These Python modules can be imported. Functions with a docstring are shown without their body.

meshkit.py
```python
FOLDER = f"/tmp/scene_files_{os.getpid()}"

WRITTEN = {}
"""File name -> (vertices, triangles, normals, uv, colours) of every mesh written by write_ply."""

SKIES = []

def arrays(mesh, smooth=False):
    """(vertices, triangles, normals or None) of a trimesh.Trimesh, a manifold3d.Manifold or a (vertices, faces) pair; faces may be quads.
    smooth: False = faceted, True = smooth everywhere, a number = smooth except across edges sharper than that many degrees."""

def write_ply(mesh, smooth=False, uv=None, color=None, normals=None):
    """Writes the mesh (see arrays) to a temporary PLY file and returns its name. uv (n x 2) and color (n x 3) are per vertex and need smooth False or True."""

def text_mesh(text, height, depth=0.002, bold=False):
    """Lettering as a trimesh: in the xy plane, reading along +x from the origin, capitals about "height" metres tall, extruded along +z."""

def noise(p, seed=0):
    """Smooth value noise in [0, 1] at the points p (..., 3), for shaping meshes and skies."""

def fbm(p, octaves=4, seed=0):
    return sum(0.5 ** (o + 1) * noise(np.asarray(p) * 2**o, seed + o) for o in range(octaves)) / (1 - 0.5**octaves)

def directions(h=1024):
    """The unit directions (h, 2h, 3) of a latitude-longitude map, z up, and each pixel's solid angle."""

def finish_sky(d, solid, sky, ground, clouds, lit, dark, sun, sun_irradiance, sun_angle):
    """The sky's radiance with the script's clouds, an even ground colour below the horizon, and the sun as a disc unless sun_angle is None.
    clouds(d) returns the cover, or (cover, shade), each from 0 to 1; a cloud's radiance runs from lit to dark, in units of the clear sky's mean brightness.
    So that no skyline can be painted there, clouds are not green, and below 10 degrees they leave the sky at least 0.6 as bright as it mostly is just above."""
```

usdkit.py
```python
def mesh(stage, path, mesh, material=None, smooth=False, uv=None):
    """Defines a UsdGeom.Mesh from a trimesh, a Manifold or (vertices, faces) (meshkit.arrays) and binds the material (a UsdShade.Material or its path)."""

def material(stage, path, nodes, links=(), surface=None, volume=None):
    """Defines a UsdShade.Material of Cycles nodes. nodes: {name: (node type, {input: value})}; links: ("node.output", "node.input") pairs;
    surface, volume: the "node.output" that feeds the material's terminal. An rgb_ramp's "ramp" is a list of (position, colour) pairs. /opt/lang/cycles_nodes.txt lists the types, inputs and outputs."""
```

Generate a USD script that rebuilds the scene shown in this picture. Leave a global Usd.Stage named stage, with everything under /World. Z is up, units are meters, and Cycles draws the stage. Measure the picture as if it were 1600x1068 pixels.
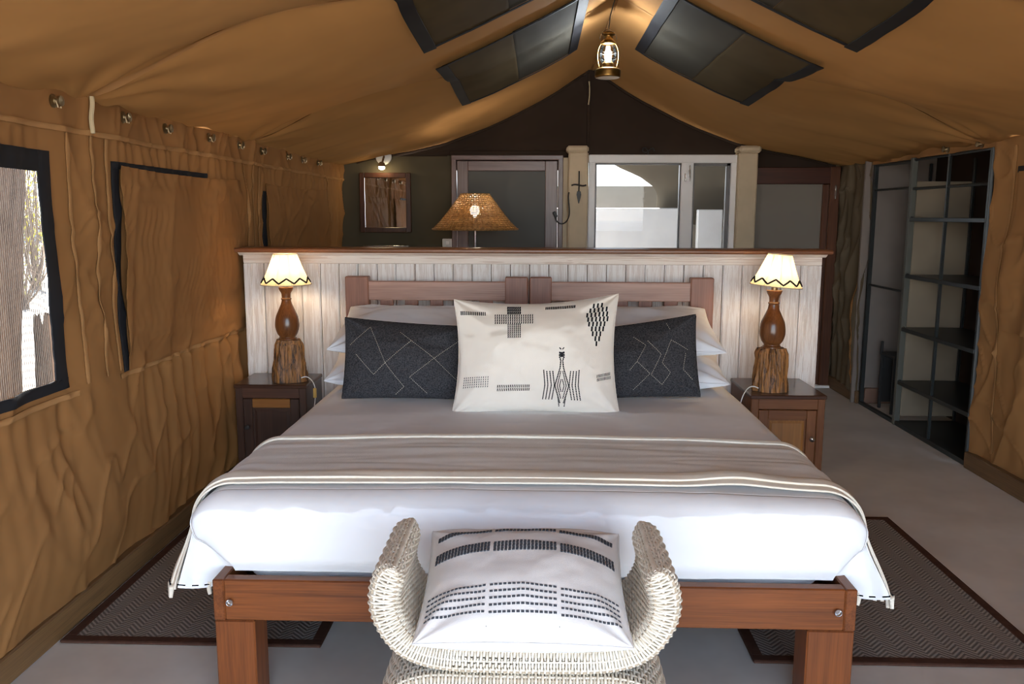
import math, numpy as np, trimesh, manifold3d, usdkit, meshkit
from pxr import Usd, UsdGeom, UsdLux, UsdShade, Gf, Sdf

stage = Usd.Stage.CreateInMemory()
UsdGeom.SetStageUpAxis(stage, 'Z'); UsdGeom.SetStageMetersPerUnit(stage, 1.0)
UsdGeom.Xform.Define(stage, '/World'); UsdGeom.Scope.Define(stage, '/World/Looks')
PI = math.pi
rng = np.random.default_rng(7)

# ------------------------------------------------------------------ camera, sky, sun, exposure
F_PX = 1300.0
EXPOSURE = -1.12
SKY, SUN = 1.0, 30.0
def set_camera():
    cam = UsdGeom.Camera.Define(stage, '/World/Camera')
    cam.CreateHorizontalApertureAttr(36.0); cam.CreateVerticalApertureAttr(36.0 * 1068 / 1600)
    cam.CreateFocalLengthAttr(36.0 * F_PX / 1600); cam.CreateClippingRangeAttr((0.05, 500.0)); cam.CreateExposureAttr(EXPOSURE)
    a = math.atan(40 / F_PX); b = math.atan(198 / F_PX * math.cos(a)); roll = math.radians(0.15)
    f = np.array([-math.sin(a) * math.cos(b), math.cos(a) * math.cos(b), -math.sin(b)])
    r = np.cross(f, [0, 0, 1]); r /= np.linalg.norm(r); u = np.cross(r, f)
    r, u = math.cos(roll) * r + math.sin(roll) * u, -math.sin(roll) * r + math.cos(roll) * u
    m = np.eye(4); m[0, :3], m[1, :3], m[2, :3], m[3, :3] = r, u, -f, (0, 0, 1.55)
    cam.AddTransformOp().Set(Gf.Matrix4d(m.tolist()))
set_camera()

def mat(name, nodes, links=(), surface='p.BSDF'):
    return usdkit.material(stage, f'/World/Looks/{name}', nodes, links, surface=surface)

dome = UsdLux.DomeLight.Define(stage, '/World/Sky'); dome.CreateIntensityAttr(1.0)
sky_m = mat('sky', {'s': ('sky_texture', {'sky_type': 'multiple_scattering', 'sun_disc': False, 'sun_elevation': 1.0, 'sun_rotation': 2.2, 'aerosol_density': 2.0}),
                    'h': ('hsv', {'saturation': 0.62}), 'b': ('background_shader', {'strength': SKY})}, [('s.color', 'h.color'), ('h.color', 'b.color')], surface='b.background')
UsdShade.MaterialBindingAPI.Apply(dome.GetPrim()).Bind(sky_m)
sun = UsdLux.DistantLight.Define(stage, '/World/Sun'); sun.CreateIntensityAttr(SUN); sun.CreateAngleAttr(0.53); sun.CreateNormalizeAttr(True); sun.CreateColorAttr((1.0, 0.95, 0.88))
def aim(prim, towards):                                   # a distant light shines along its own -z
    z = -np.asarray(towards, float); z /= np.linalg.norm(z); x = np.cross([0, 1, 0.1], z); x /= np.linalg.norm(x); y = np.cross(z, x)
    m = np.eye(4); m[0, :3], m[1, :3], m[2, :3] = x, y, z
    prim.AddTransformOp().Set(Gf.Matrix4d(m.tolist()))
aim(sun, (0.18, -0.5, -0.9))

# ------------------------------------------------------------------ helpers: prims
taken = {}
LOC = {}
def numbered(parent, name):
    k = (parent, name); n = taken.get(k, 0); taken[k] = n + 1
    return f'{parent}/{name}' if n == 0 else f'{parent}/{name}_{n:03d}'
def tag(p, label=None, cat=None, group=None, kind=None):
    p = p.GetPrim() if hasattr(p, 'GetPrim') else p
    for k, v in (('label', label), ('category', cat), ('group', group), ('kind', kind)):
        if v: p.SetCustomDataByKey(k, v)
    return p
def thing(name, label=None, cat=None, loc=(0, 0, 0), group=None, kind=None):
    path = numbered('/World', name); x = UsdGeom.Xform.Define(stage, path); x.AddTranslateOp().Set(Gf.Vec3d(*map(float, loc)))
    LOC[path] = np.asarray(loc, float)
    return tag(x, label, cat, group, kind)
def structure(name, label, cat='structure', loc=(0, 0, 0)): return thing(name, label, cat, loc, kind='structure')
def tri(mesh):
    if hasattr(mesh, 'to_mesh'):
        m = mesh.to_mesh(); return np.array(m.vert_properties[:, :3], float), np.array(m.tri_verts)
    if isinstance(mesh, (list,)) : mesh = cat_(mesh)
    if isinstance(mesh, tuple):
        v, f = np.asarray(mesh[0], float), np.asarray(mesh[1], int)
        if f.shape[1] == 4: f = np.vstack([f[:, [0, 1, 2]], f[:, [0, 2, 3]]])
        return v, f
    return np.array(mesh.vertices), np.array(mesh.faces)
def cat_(ms):
    vs, fs, n = [], [], 0
    for m in ms:
        v, f = tri(m); vs.append(v); fs.append(f + n); n += len(v)
    return np.vstack(vs), np.vstack(fs)
def obj(name, mesh, material, parent=None, smooth=False, label=None, cat=None, group=None, kind=None):
    """One Mesh prim; vertices are given in world coordinates, or relative to the parent's own place when the parent is a thing."""
    pp = '/World' if parent is None else str(parent.GetPath())
    path = numbered(pp, name); v, f = tri(mesh)
    loc = next((LOC[k] for k in (pp, pp.rsplit('/', 1)[0]) if k in LOC), np.zeros(3)) if parent is not None else np.zeros(3)
    m = usdkit.mesh(stage, path, (v - loc, f), material, smooth=smooth)
    return tag(m, label, cat, group, kind)

# ------------------------------------------------------------------ helpers: shapes
def box(x0, x1, y0, y1, z0, z1, c=0.004):
    c = min(c, 0.45 * min(x1 - x0, y1 - y0, z1 - z0)); P = []
    for sx in (0, 1):
        for sy in (0, 1):
            for sz in (0, 1):
                x, y, z = (x0, x1)[sx], (y0, y1)[sy], (z0, z1)[sz]; dx, dy, dz = (c, -c)[sx], (c, -c)[sy], (c, -c)[sz]
                P += [(x, y + dy, z + dz), (x + dx, y, z + dz), (x + dx, y + dy, z)]
    return tri(manifold3d.Manifold.hull_points(np.array(P, float)))
def hull(P): return tri(manifold3d.Manifold.hull_points(np.array(P, float)))
def tube(pts, r, n=8, closed=False, caps=True):
    pts = np.asarray(pts, float); N = len(pts); r = np.broadcast_to(np.asarray(r, float), (N,))
    if closed: t = np.roll(pts, -1, 0) - np.roll(pts, 1, 0)
    else: t = np.gradient(pts, axis=0)
    t /= np.maximum(np.linalg.norm(t, axis=1, keepdims=True), 1e-9)
    ref = np.array([0, 0, 1.0]) if abs(t[:, 2]).mean() < 0.8 else np.array([0, 1.0, 0])
    a = np.cross(t, ref); a /= np.maximum(np.linalg.norm(a, axis=1, keepdims=True), 1e-9); b = np.cross(t, a)
    ang = np.arange(n) * 2 * PI / n
    v = (pts[:, None] + r[:, None, None] * (np.cos(ang)[None, :, None] * a[:, None] + np.sin(ang)[None, :, None] * b[:, None])).reshape(-1, 3)
    f = []
    M = N if closed else N - 1
    i = np.arange(M)[:, None] * n; j = ((np.arange(M) + 1) % N)[:, None] * n; k = np.arange(n)[None]; k2 = (np.arange(n) + 1)[None] % n
    q = np.stack([i + k, i + k2, j + k2, j + k], -1).reshape(-1, 4)
    f = np.vstack([q[:, [0, 2, 1]], q[:, [0, 3, 2]]])
    if caps and not closed:
        v = np.vstack([v, pts[0], pts[-1]]); c0, c1 = len(v) - 2, len(v) - 1; kk = np.arange(n); kk2 = (kk + 1) % n; e = (N - 1) * n
        f = np.vstack([f, np.stack([np.full(n, c0), kk, kk2], 1), np.stack([np.full(n, c1), e + kk2, e + kk], 1)])
    return v, f[:, ::-1]
def lathe(profile, c=(0, 0, 0), n=32, axis='z'):
    p = np.asarray(profile, float); a = np.arange(n) * 2 * PI / n; N = len(p)
    v = np.stack([p[:, 0][:, None] * np.cos(a), p[:, 0][:, None] * np.sin(a), np.repeat(p[:, 1][:, None], n, 1)], -1).reshape(-1, 3)
    i = np.arange(N - 1)[:, None] * n; k = np.arange(n)[None]; k2 = (k + 1) % n
    q = np.stack([i + k, i + k2, i + n + k2, i + n + k], -1).reshape(-1, 4)
    if axis == 'y': return v[:, [0, 2, 1]] + np.asarray(c, float), np.vstack([q[:, [0, 2, 1]], q[:, [0, 3, 2]]])
    if axis == 'x': v = v[:, [2, 1, 0]] * [1, 1, -1]
    return v + np.asarray(c, float), np.vstack([q[:, [0, 1, 2]], q[:, [0, 2, 3]]])
def dense(profile, k=6):
    """A smooth curve through control points."""
    p = np.asarray(profile, float); t = np.arange(len(p)); tt = np.linspace(0, len(p) - 1, (len(p) - 1) * k + 1)
    from scipy.interpolate import PchipInterpolator
    return np.stack([PchipInterpolator(t, p[:, i])(tt) for i in range(p.shape[1])], 1)
def spline(P, n=40):
    from scipy.interpolate import CubicSpline
    P = np.asarray(P, float); d = np.r_[0, np.cumsum(np.linalg.norm(np.diff(P, axis=0), axis=1))]
    return CubicSpline(d, P)(np.linspace(0, d[-1], n))
def grid(P, thick=0.0, keep=None, flip=False):
    """Sheet of points P (nu, nv, 3); with a thickness it gets a second face along -normal and closed edges."""
    nu, nv = P.shape[:2]; idx = np.arange(nu * nv).reshape(nu, nv)
    q = np.stack([idx[:-1, :-1], idx[1:, :-1], idx[1:, 1:], idx[:-1, 1:]], -1)
    if keep is not None: q = q[keep]
    q = q.reshape(-1, 4)
    if flip: q = q[:, ::-1]
    v = P.reshape(-1, 3)
    if not thick: return v, np.vstack([q[:, [0, 1, 2]], q[:, [0, 2, 3]]])
    du, dv = np.gradient(P, axis=0), np.gradient(P, axis=1); n = np.cross(du, dv); n /= np.maximum(np.linalg.norm(n, axis=2, keepdims=True), 1e-9)
    if flip: n = -n
    v2 = (P - n * thick).reshape(-1, 3); N = nu * nv
    e = np.vstack([np.stack([q[:, k], q[:, (k + 1) % 4]], 1) for k in range(4)])
    key = {(a, b) for a, b in e.tolist()}; edge = np.array([(a, b) for a, b in e.tolist() if (b, a) not in key])
    side = np.stack([edge[:, 1], edge[:, 0], edge[:, 0] + N, edge[:, 1] + N], 1)
    Q = np.vstack([q, q[:, ::-1] + N, side])
    return np.vstack([v, v2]), np.vstack([Q[:, [0, 1, 2]], Q[:, [0, 2, 3]]])
def sph(c, r, sub=2, s=(1, 1, 1)):
    m = trimesh.creation.icosphere(sub, r); return m.vertices * np.asarray(s) + np.asarray(c), m.faces
def nz(*p, s=1.0, o=3, seed=0):
    q = np.stack(np.broadcast_arrays(*p), -1) * s
    return meshkit.fbm(q + 50.0, o, seed) - 0.5
def smooth(a, b, x): t = np.clip((x - a) / (b - a), 0, 1); return t * t * (3 - 2 * t)
def bump1(x, c, w): return np.exp(-((x - c) / w) ** 2)
def rot(mesh, ax, deg, c):
    v, f = tri(mesh); R = trimesh.transformations.rotation_matrix(math.radians(deg), ax)[:3, :3]; c = np.asarray(c, float)
    return (v - c) @ R.T + c, f

# ------------------------------------------------------------------ materials
def plain(name, col, rough=0.6, metal=0.0, spec=0.5, **kw): return mat(name, {'p': ('principled_bsdf', dict(base_color=col, roughness=rough, metallic=metal, specular_ior_level=spec, **kw))})
def noisy(name, c0, c1, scale=6.0, rough=0.8, spec=0.3, bump=0.0, bscale=200.0, stretch=(1, 1, 1), detail=4.0, lo=0.35, hi=0.65, dist=0.002):
    n = {'g': ('geometry', {}), 'm': ('mapping', {'scale': stretch}), 'n': ('noise_texture', {'scale': scale, 'detail': detail, 'roughness': 0.6}),
         'r': ('rgb_ramp', {'ramp': [(lo, c0), (hi, c1)]}), 'p': ('principled_bsdf', {'roughness': rough, 'specular_ior_level': spec})}
    l = [('g.position', 'm.vector'), ('m.vector', 'n.vector'), ('n.fac', 'r.fac'), ('r.color', 'p.base_color')]
    if bump:
        n['b'] = ('noise_texture', {'scale': bscale, 'detail': 2.0}); n['bm'] = ('bump', {'strength': bump, 'distance': dist})
        l += [('m.vector', 'b.vector'), ('b.fac', 'bm.height'), ('bm.normal', 'p.normal')]
    return mat(name, n, l)
def wood(name, dark, light, axis='x', rough=0.4, spec=0.5, grain=1.0, coat=0.0, lo=0.3, hi=0.72):
    st = {'x': (0.6, 9, 9), 'y': (9, 0.6, 9), 'z': (9, 9, 0.6)}[axis]
    mid = tuple((a + b) / 2 for a, b in zip(dark, light))
    return mat(name, {'g': ('geometry', {}), 'm': ('mapping', {'scale': st}), 'n': ('noise_texture', {'scale': 2.2 * grain, 'detail': 6.0, 'roughness': 0.65, 'distortion': 0.6}),
                      'm2': ('mapping', {'scale': tuple(s * 6 if s > 1 else s * 2 for s in st)}), 'n2': ('noise_texture', {'scale': 3.0 * grain, 'detail': 3.0}),
                      'mx': ('mix_float', {'fac': 0.35}), 'r': ('rgb_ramp', {'ramp': [(lo, dark), (0.5, mid), (hi, light)]}),
                      'b': ('bump', {'strength': 0.15, 'distance': 0.002}), 'p': ('principled_bsdf', {'roughness': rough, 'specular_ior_level': spec, 'coat_weight': coat, 'coat_roughness': 0.25})},
               [('g.position', 'm.vector'), ('m.vector', 'n.vector'), ('g.position', 'm2.vector'), ('m2.vector', 'n2.vector'), ('n.fac', 'mx.a'), ('n2.fac', 'mx.b'),
                ('mx.result', 'r.fac'), ('r.color', 'p.base_color'), ('n2.fac', 'b.height'), ('b.normal', 'p.normal')])
def cloth(name, c0, c1, scale=3.0, rough=0.9, thin=0.0, weave=900.0, bump=0.25, tcol=None):
    """Woven cloth; thin is the share of light that passes through it."""
    n = {'g': ('geometry', {}), 'n': ('noise_texture', {'scale': scale, 'detail': 5.0, 'roughness': 0.6}), 'r': ('rgb_ramp', {'ramp': [(0.35, c0), (0.65, c1)]}),
         'w': ('noise_texture', {'scale': weave, 'detail': 1.0}), 'b': ('bump', {'strength': bump, 'distance': 0.001}),
         'p': ('principled_bsdf', {'roughness': rough, 'specular_ior_level': 0.10, 'sheen_weight': 0.0})}
    l = [('g.position', 'n.vector'), ('n.fac', 'r.fac'), ('r.color', 'p.base_color'), ('g.position', 'w.vector'), ('w.fac', 'b.height'), ('b.normal', 'p.normal')]
    if not thin: return mat(name, n, l)
    n['t'] = ('translucent_bsdf', {'color': tcol or c1}); n['x'] = ('mix_closure', {'fac': thin})
    return mat(name, n, l + [('p.BSDF', 'x.closure1'), ('t.BSDF', 'x.closure2')], surface='x.closure')
def glow(name, col, strength): return mat(name, {'e': ('emission', {'color': col, 'strength': strength})}, surface='e.emission')
def pane(name, fac, rough=0.02, tint=(1, 1, 1), gcol=(0.9, 0.9, 0.9)):
    return mat(name, {'t': ('transparent_bsdf', {'color': tint}), 'g': ('glossy_bsdf', {'roughness': rough, 'color': gcol}), 'f': ('fresnel', {'IOR': 1.5}), 'x': ('mix_closure', {})},
               [('t.BSDF', 'x.closure1'), ('g.BSDF', 'x.closure2'), ('f.fac', 'x.fac')], surface='x.closure')

CANVAS = cloth('canvas', (0.262, 0.130, 0.048), (0.31, 0.156, 0.059), scale=1.6, thin=0.003, tcol=(0.5, 0.26, 0.08), bump=0.15)
CANVAS_ROOF = cloth('canvas_roof', (0.29, 0.146, 0.050), (0.335, 0.170, 0.060), scale=1.2, thin=0.003, tcol=(0.5, 0.26, 0.08), bump=0.1)
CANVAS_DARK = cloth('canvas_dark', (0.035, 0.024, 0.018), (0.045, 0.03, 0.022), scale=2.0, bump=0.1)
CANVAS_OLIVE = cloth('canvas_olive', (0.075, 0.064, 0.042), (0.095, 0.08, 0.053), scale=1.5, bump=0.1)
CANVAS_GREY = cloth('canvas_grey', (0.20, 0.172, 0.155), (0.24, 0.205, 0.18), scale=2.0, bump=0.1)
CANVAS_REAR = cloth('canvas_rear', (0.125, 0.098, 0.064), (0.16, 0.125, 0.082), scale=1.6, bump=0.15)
SCREEN_CANVAS = cloth('bathroom_canvas', (0.075, 0.066, 0.052), (0.09, 0.08, 0.062), scale=2.0, bump=0.1)
CANVAS_BEIGE = cloth('canvas_beige', (0.25, 0.20, 0.145), (0.29, 0.235, 0.17), scale=2.0, bump=0.1)
SEAM = cloth('canvas_seam', (0.30, 0.155, 0.06), (0.35, 0.185, 0.075), scale=4.0, bump=0.2)
BLACK_TAPE = plain('black_tape', (0.012, 0.012, 0.014), 0.7, spec=0.2)
VENT_TOP = cloth('vent_mesh', (0.047, 0.043, 0.034), (0.056, 0.051, 0.040), scale=3.0)
VENT_LOW = cloth('vent_flap', (0.062, 0.045, 0.022), (0.078, 0.057, 0.029), scale=3.0)
FLOOR = noisy('screed', (0.52, 0.49, 0.455), (0.63, 0.60, 0.56), scale=2.2, rough=0.45, spec=0.35, bump=0.06, bscale=40, detail=8)
SAND = noisy('sand', (0.37, 0.335, 0.285), (0.44, 0.40, 0.345), scale=0.8, rough=0.95, spec=0.1, bump=0.3, bscale=9, detail=6, dist=0.03)
SKIRT = wood('skirting_wood', (0.06, 0.030, 0.010), (0.17, 0.09, 0.035), 'y', rough=0.5)
TEAK_X = wood('red_teak_x', (0.06, 0.017, 0.005), (0.235, 0.068, 0.015), 'x', rough=0.42, coat=0.08, spec=0.35)
TEAK_Y = wood('red_teak_y', (0.06, 0.017, 0.005), (0.21, 0.060, 0.014), 'y', rough=0.42, coat=0.08, spec=0.35)
TEAK_Z = wood('red_teak_z', (0.06, 0.017, 0.005), (0.21, 0.060, 0.014), 'z', rough=0.42, coat=0.08, spec=0.35)
HEAD_X = wood('headboard_wood_x', (0.24, 0.12, 0.085), (0.50, 0.29, 0.215), 'x', rough=0.36)
HEAD_Z = wood('headboard_wood_z', (0.16, 0.066, 0.042), (0.33, 0.145, 0.092), 'z', rough=0.38)
WASH_Z = wood('whitewash_pine_z', (0.60, 0.52, 0.46), (0.80, 0.765, 0.73), 'z', rough=0.6, spec=0.3, grain=2.6, lo=0.3, hi=0.5)
WASH_X = wood('whitewash_pine_x', (0.56, 0.43, 0.34), (0.80, 0.72, 0.64), 'x', rough=0.6, spec=0.3, grain=1.0, lo=0.3, hi=0.52)
LEDGE = wood('ledge_wood', (0.09, 0.03, 0.012), (0.26, 0.10, 0.04), 'x', rough=0.35)
NIGHT_D = wood('dark_nightstand_wood', (0.022, 0.011, 0.008), (0.06, 0.028, 0.018), 'z', rough=0.3, coat=0.3)
NIGHT_DX = wood('dark_nightstand_rail', (0.035, 0.014, 0.009), (0.09, 0.038, 0.022), 'x', rough=0.3, coat=0.3)
NIGHT_R = wood('red_nightstand_wood', (0.085, 0.028, 0.010), (0.22, 0.085, 0.030), 'z', rough=0.42, coat=0.05, spec=0.3)
NIGHT_RX = wood('red_nightstand_rail', (0.075, 0.024, 0.008), (0.20, 0.075, 0.026), 'x', rough=0.42, coat=0.05, spec=0.3)
NIGHT_TOP = wood('nightstand_top', (0.028, 0.013, 0.009), (0.07, 0.03, 0.018), 'x', rough=0.22, coat=0.25, spec=0.35)
HONEY_X = wood('honey_wood_x', (0.20, 0.075, 0.016), (0.36, 0.15, 0.035), 'x', rough=0.35)
HONEY_Z = wood('honey_wood_z', (0.13, 0.05, 0.013), (0.34, 0.145, 0.036), 'z', rough=0.35, grain=0.5)
LAMP_WOOD = wood('turned_lamp_wood', (0.055, 0.018, 0.006), (0.17, 0.062, 0.018), 'z', rough=0.25, coat=0.3)
STUMP = wood('rough_stump_wood', (0.030, 0.013, 0.006), (0.46, 0.20, 0.055), 'z', rough=0.55, grain=2.2, lo=0.42, hi=0.66)
MAHOG_Z = wood('mahogany_z', (0.05, 0.015, 0.007), (0.14, 0.05, 0.02), 'z', rough=0.4)
MAHOG_X = wood('mahogany_x', (0.035, 0.010, 0.006), (0.08, 0.022, 0.011), 'x', rough=0.4)
PLUM_Z = wood('plum_door_wood_z', (0.10, 0.062, 0.058), (0.24, 0.165, 0.15), 'z', rough=0.3)
PLUM_X = wood('plum_door_wood_x', (0.085, 0.050, 0.048), (0.21, 0.14, 0.13), 'x', rough=0.3)
MIRROR_WOOD = wood('mirror_frame_wood', (0.025, 0.010, 0.006), (0.075, 0.028, 0.014), 'z', rough=0.25, coat=0.4)
DOOR_GREEN = plain('door_green_panel', (0.052, 0.052, 0.043), 0.5)
DOOR_GREY = plain('door_grey_panel', (0.20, 0.175, 0.145), 0.6)
PLASTER = noisy('cream_plaster', (0.54, 0.445, 0.31), (0.61, 0.50, 0.35), scale=5, rough=0.8, bump=0.2, bscale=30)
WHITE_PAINT = plain('white_paint', (0.93, 0.92, 0.90), 0.4)
WHITE_WALL = noisy('white_wall_paint', (0.60, 0.60, 0.60), (0.66, 0.66, 0.65), scale=3, rough=0.7)
LINEN = cloth('white_linen', (0.77, 0.775, 0.785), (0.81, 0.815, 0.825), scale=2.0, bump=0.12)
LINEN_P = cloth('pillow_linen', (0.78, 0.79, 0.82), (0.83, 0.84, 0.86), scale=2.0, bump=0.12)
THROW = cloth('beige_throw_wool', (0.70, 0.68, 0.63), (0.78, 0.76, 0.71), scale=2.5, weave=500, bump=0.5)
THROW_EDGE = cloth('cream_throw_wool', (0.72, 0.65, 0.54), (0.78, 0.72, 0.61), scale=4.0, weave=500, bump=0.5)
CREAM = cloth('cream_cotton', (0.70, 0.63, 0.545), (0.75, 0.69, 0.60), scale=3.0, weave=700, bump=0.35)
BENCH_C = cloth('grey_white_cotton', (0.66, 0.65, 0.645), (0.72, 0.71, 0.70), scale=3.0, weave=700, bump=0.35)
CHARCOAL = cloth('charcoal_weave', (0.018, 0.018, 0.021), (0.062, 0.060, 0.063), scale=160.0, weave=500, bump=0.7)
THREAD_W = plain('pale_thread', (0.34, 0.31, 0.25), 0.9, spec=0.1)
THREAD_B = plain('black_thread', (0.018, 0.018, 0.02), 0.9, spec=0.1)
THREAD_G = plain('grey_thread', (0.055, 0.06, 0.07), 0.9, spec=0.1)
WICKER = noisy('ivory_wicker', (0.60, 0.53, 0.42), (0.74, 0.68, 0.57), scale=30, rough=0.5, spec=0.4)
WICKER_IN = plain('ivory_wicker_core', (0.34, 0.27, 0.19), 0.8)
CANE = noisy('amber_cane', (0.16, 0.075, 0.02), (0.36, 0.19, 0.06), scale=50, rough=0.45, spec=0.4)
IRON = plain('black_iron', (0.02, 0.02, 0.02), 0.45)
SHELF_METAL = plain('dark_green_metal', (0.012, 0.0145, 0.0145), 0.4, spec=0.5)
SHELF_GREY = plain('grey_green_metal', (0.085, 0.086, 0.072), 0.5)
BRASS = plain('aged_brass', (0.32, 0.19, 0.06), 0.35, metal=1.0)
BRASS_D = plain('dull_brass', (0.30, 0.23, 0.13), 0.4, metal=1.0)
STEEL = plain('steel', (0.62, 0.62, 0.62), 0.22, metal=1.0)
ROPE = plain('cream_rope', (0.50, 0.40, 0.25), 0.9)
WHITE_PLASTIC = plain('white_plastic', (0.75, 0.75, 0.73), 0.35)
GOLD_PLASTIC = plain('gold_switch', (0.60, 0.38, 0.10), 0.35)
GLASS = pane('window_glass', 0.05, gcol=(0.35, 0.35, 0.35))
LAMP_GLASS = pane('lantern_glass', 0.05)
MIRROR = plain('mirror_silver', (0.86, 0.86, 0.86), 0.02, metal=1.0)
BARK = noisy('bark', (0.075, 0.054, 0.040), (0.17, 0.125, 0.092), scale=5, rough=0.95, bump=0.8, bscale=14, stretch=(3, 3, 0.5), detail=8, dist=0.03)
TWIG = plain('twig', (0.16, 0.12, 0.09), 0.9)
LEAF_Y = cloth('yellow_leaf', (0.42, 0.36, 0.05), (0.55, 0.48, 0.10), scale=4, thin=0.4)
LEAF_G = cloth('dry_green_leaf', (0.16, 0.17, 0.07), (0.28, 0.26, 0.12), scale=4, thin=0.3)
RUG_BORDER = cloth('rug_border', (0.055, 0.026, 0.018), (0.075, 0.036, 0.024), scale=30, bump=0.5)
def herringbone(name, dark, light):
    """Zigzag ribs: y shifted by a triangle wave of x, cut into stripes."""
    return mat(name, {'g': ('geometry', {}), 's': ('separate_xyz', {}), 'tx': ('math', {'math_type': 'pingpong', 'value2': 0.045}), 'k': ('math', {'math_type': 'multiply', 'value2': 1.0}),
                      'a': ('math', {'math_type': 'add'}), 'd': ('math', {'math_type': 'multiply', 'value2': 2 * PI / 0.022}), 'sn': ('math', {'math_type': 'sine'}),
                      'mr': ('map_range', {'from_min': -0.6, 'from_max': 0.6, 'clamp': True}), 'n': ('noise_texture', {'scale': 120.0, 'detail': 2.0}), 'q': ('mix_float', {'fac': 0.3}),
                      'r': ('rgb_ramp', {'ramp': [(0.15, dark), (0.85, light)]}), 'b': ('bump', {'strength': 0.6, 'distance': 0.004}), 'p': ('principled_bsdf', {'roughness': 0.95, 'specular_ior_level': 0.1})},
               [('g.position', 's.vector'), ('s.x', 'tx.value1'), ('tx.value', 'k.value1'), ('s.y', 'a.value1'), ('k.value', 'a.value2'), ('a.value', 'd.value1'), ('d.value', 'sn.value1'), ('sn.value', 'mr.value'),
                ('g.position', 'n.vector'), ('mr.result', 'q.a'), ('n.fac', 'q.b'), ('q.result', 'r.fac'), ('r.color', 'p.base_color'), ('q.result', 'b.height'), ('b.normal', 'p.normal')])
RUG = herringbone('rug_herringbone', (0.13, 0.117, 0.107), (0.29, 0.262, 0.238))
def shade_cloth(name, c):
    return mat(name, {'d': ('diffuse_bsdf', {'color': c}), 't': ('translucent_bsdf', {'color': c}), 'x': ('mix_closure', {'fac': 0.42})}, [('d.BSDF', 'x.closure1'), ('t.BSDF', 'x.closure2')], surface='x.closure')
SHADE = shade_cloth('lamp_shade_cloth', (0.86, 0.68, 0.42))
BULB_WARM = glow('warm_bulb', (1.0, 0.72, 0.44), 250.0)
BULB_SPOT = glow('spot_bulb', (1.0, 0.78, 0.45), 173.0)
BULB_CANE = glow('cane_lamp_bulb', (1.0, 0.9, 0.75), 866.0)
BULB_COOL = glow('lantern_bulb', (0.85, 0.93, 1.0), 2000.0)
SCREEN = mat('insect_screen', {'t': ('transparent_bsdf', {'color': (0.9, 0.9, 0.9)}), 'd': ('diffuse_bsdf', {'color': (0.03, 0.03, 0.03)}), 'x': ('mix_closure', {'fac': 0.22})}, [('t.BSDF', 'x.closure1'), ('d.BSDF', 'x.closure2')], surface='x.closure')

# ================================================================== THE SETTING
XL, XR, XC, YB, YF, EAVE = -1.78, 2.70, 0.46, 7.62, -0.55, 1.98
g = obj('ground', box(-40, 40, -40, 45, -0.5, -0.03, 0.01), SAND, None, label='pale dry sandy ground outside beyond the mesh window', cat='ground', kind='structure')
obj('floor', box(XL - 0.02, 3.3, YF, YB + 2.9, -0.04, 0.0, 0.003), FLOOR, None, label='smooth grey brown cement screed floor', cat='floor', kind='structure')

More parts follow.
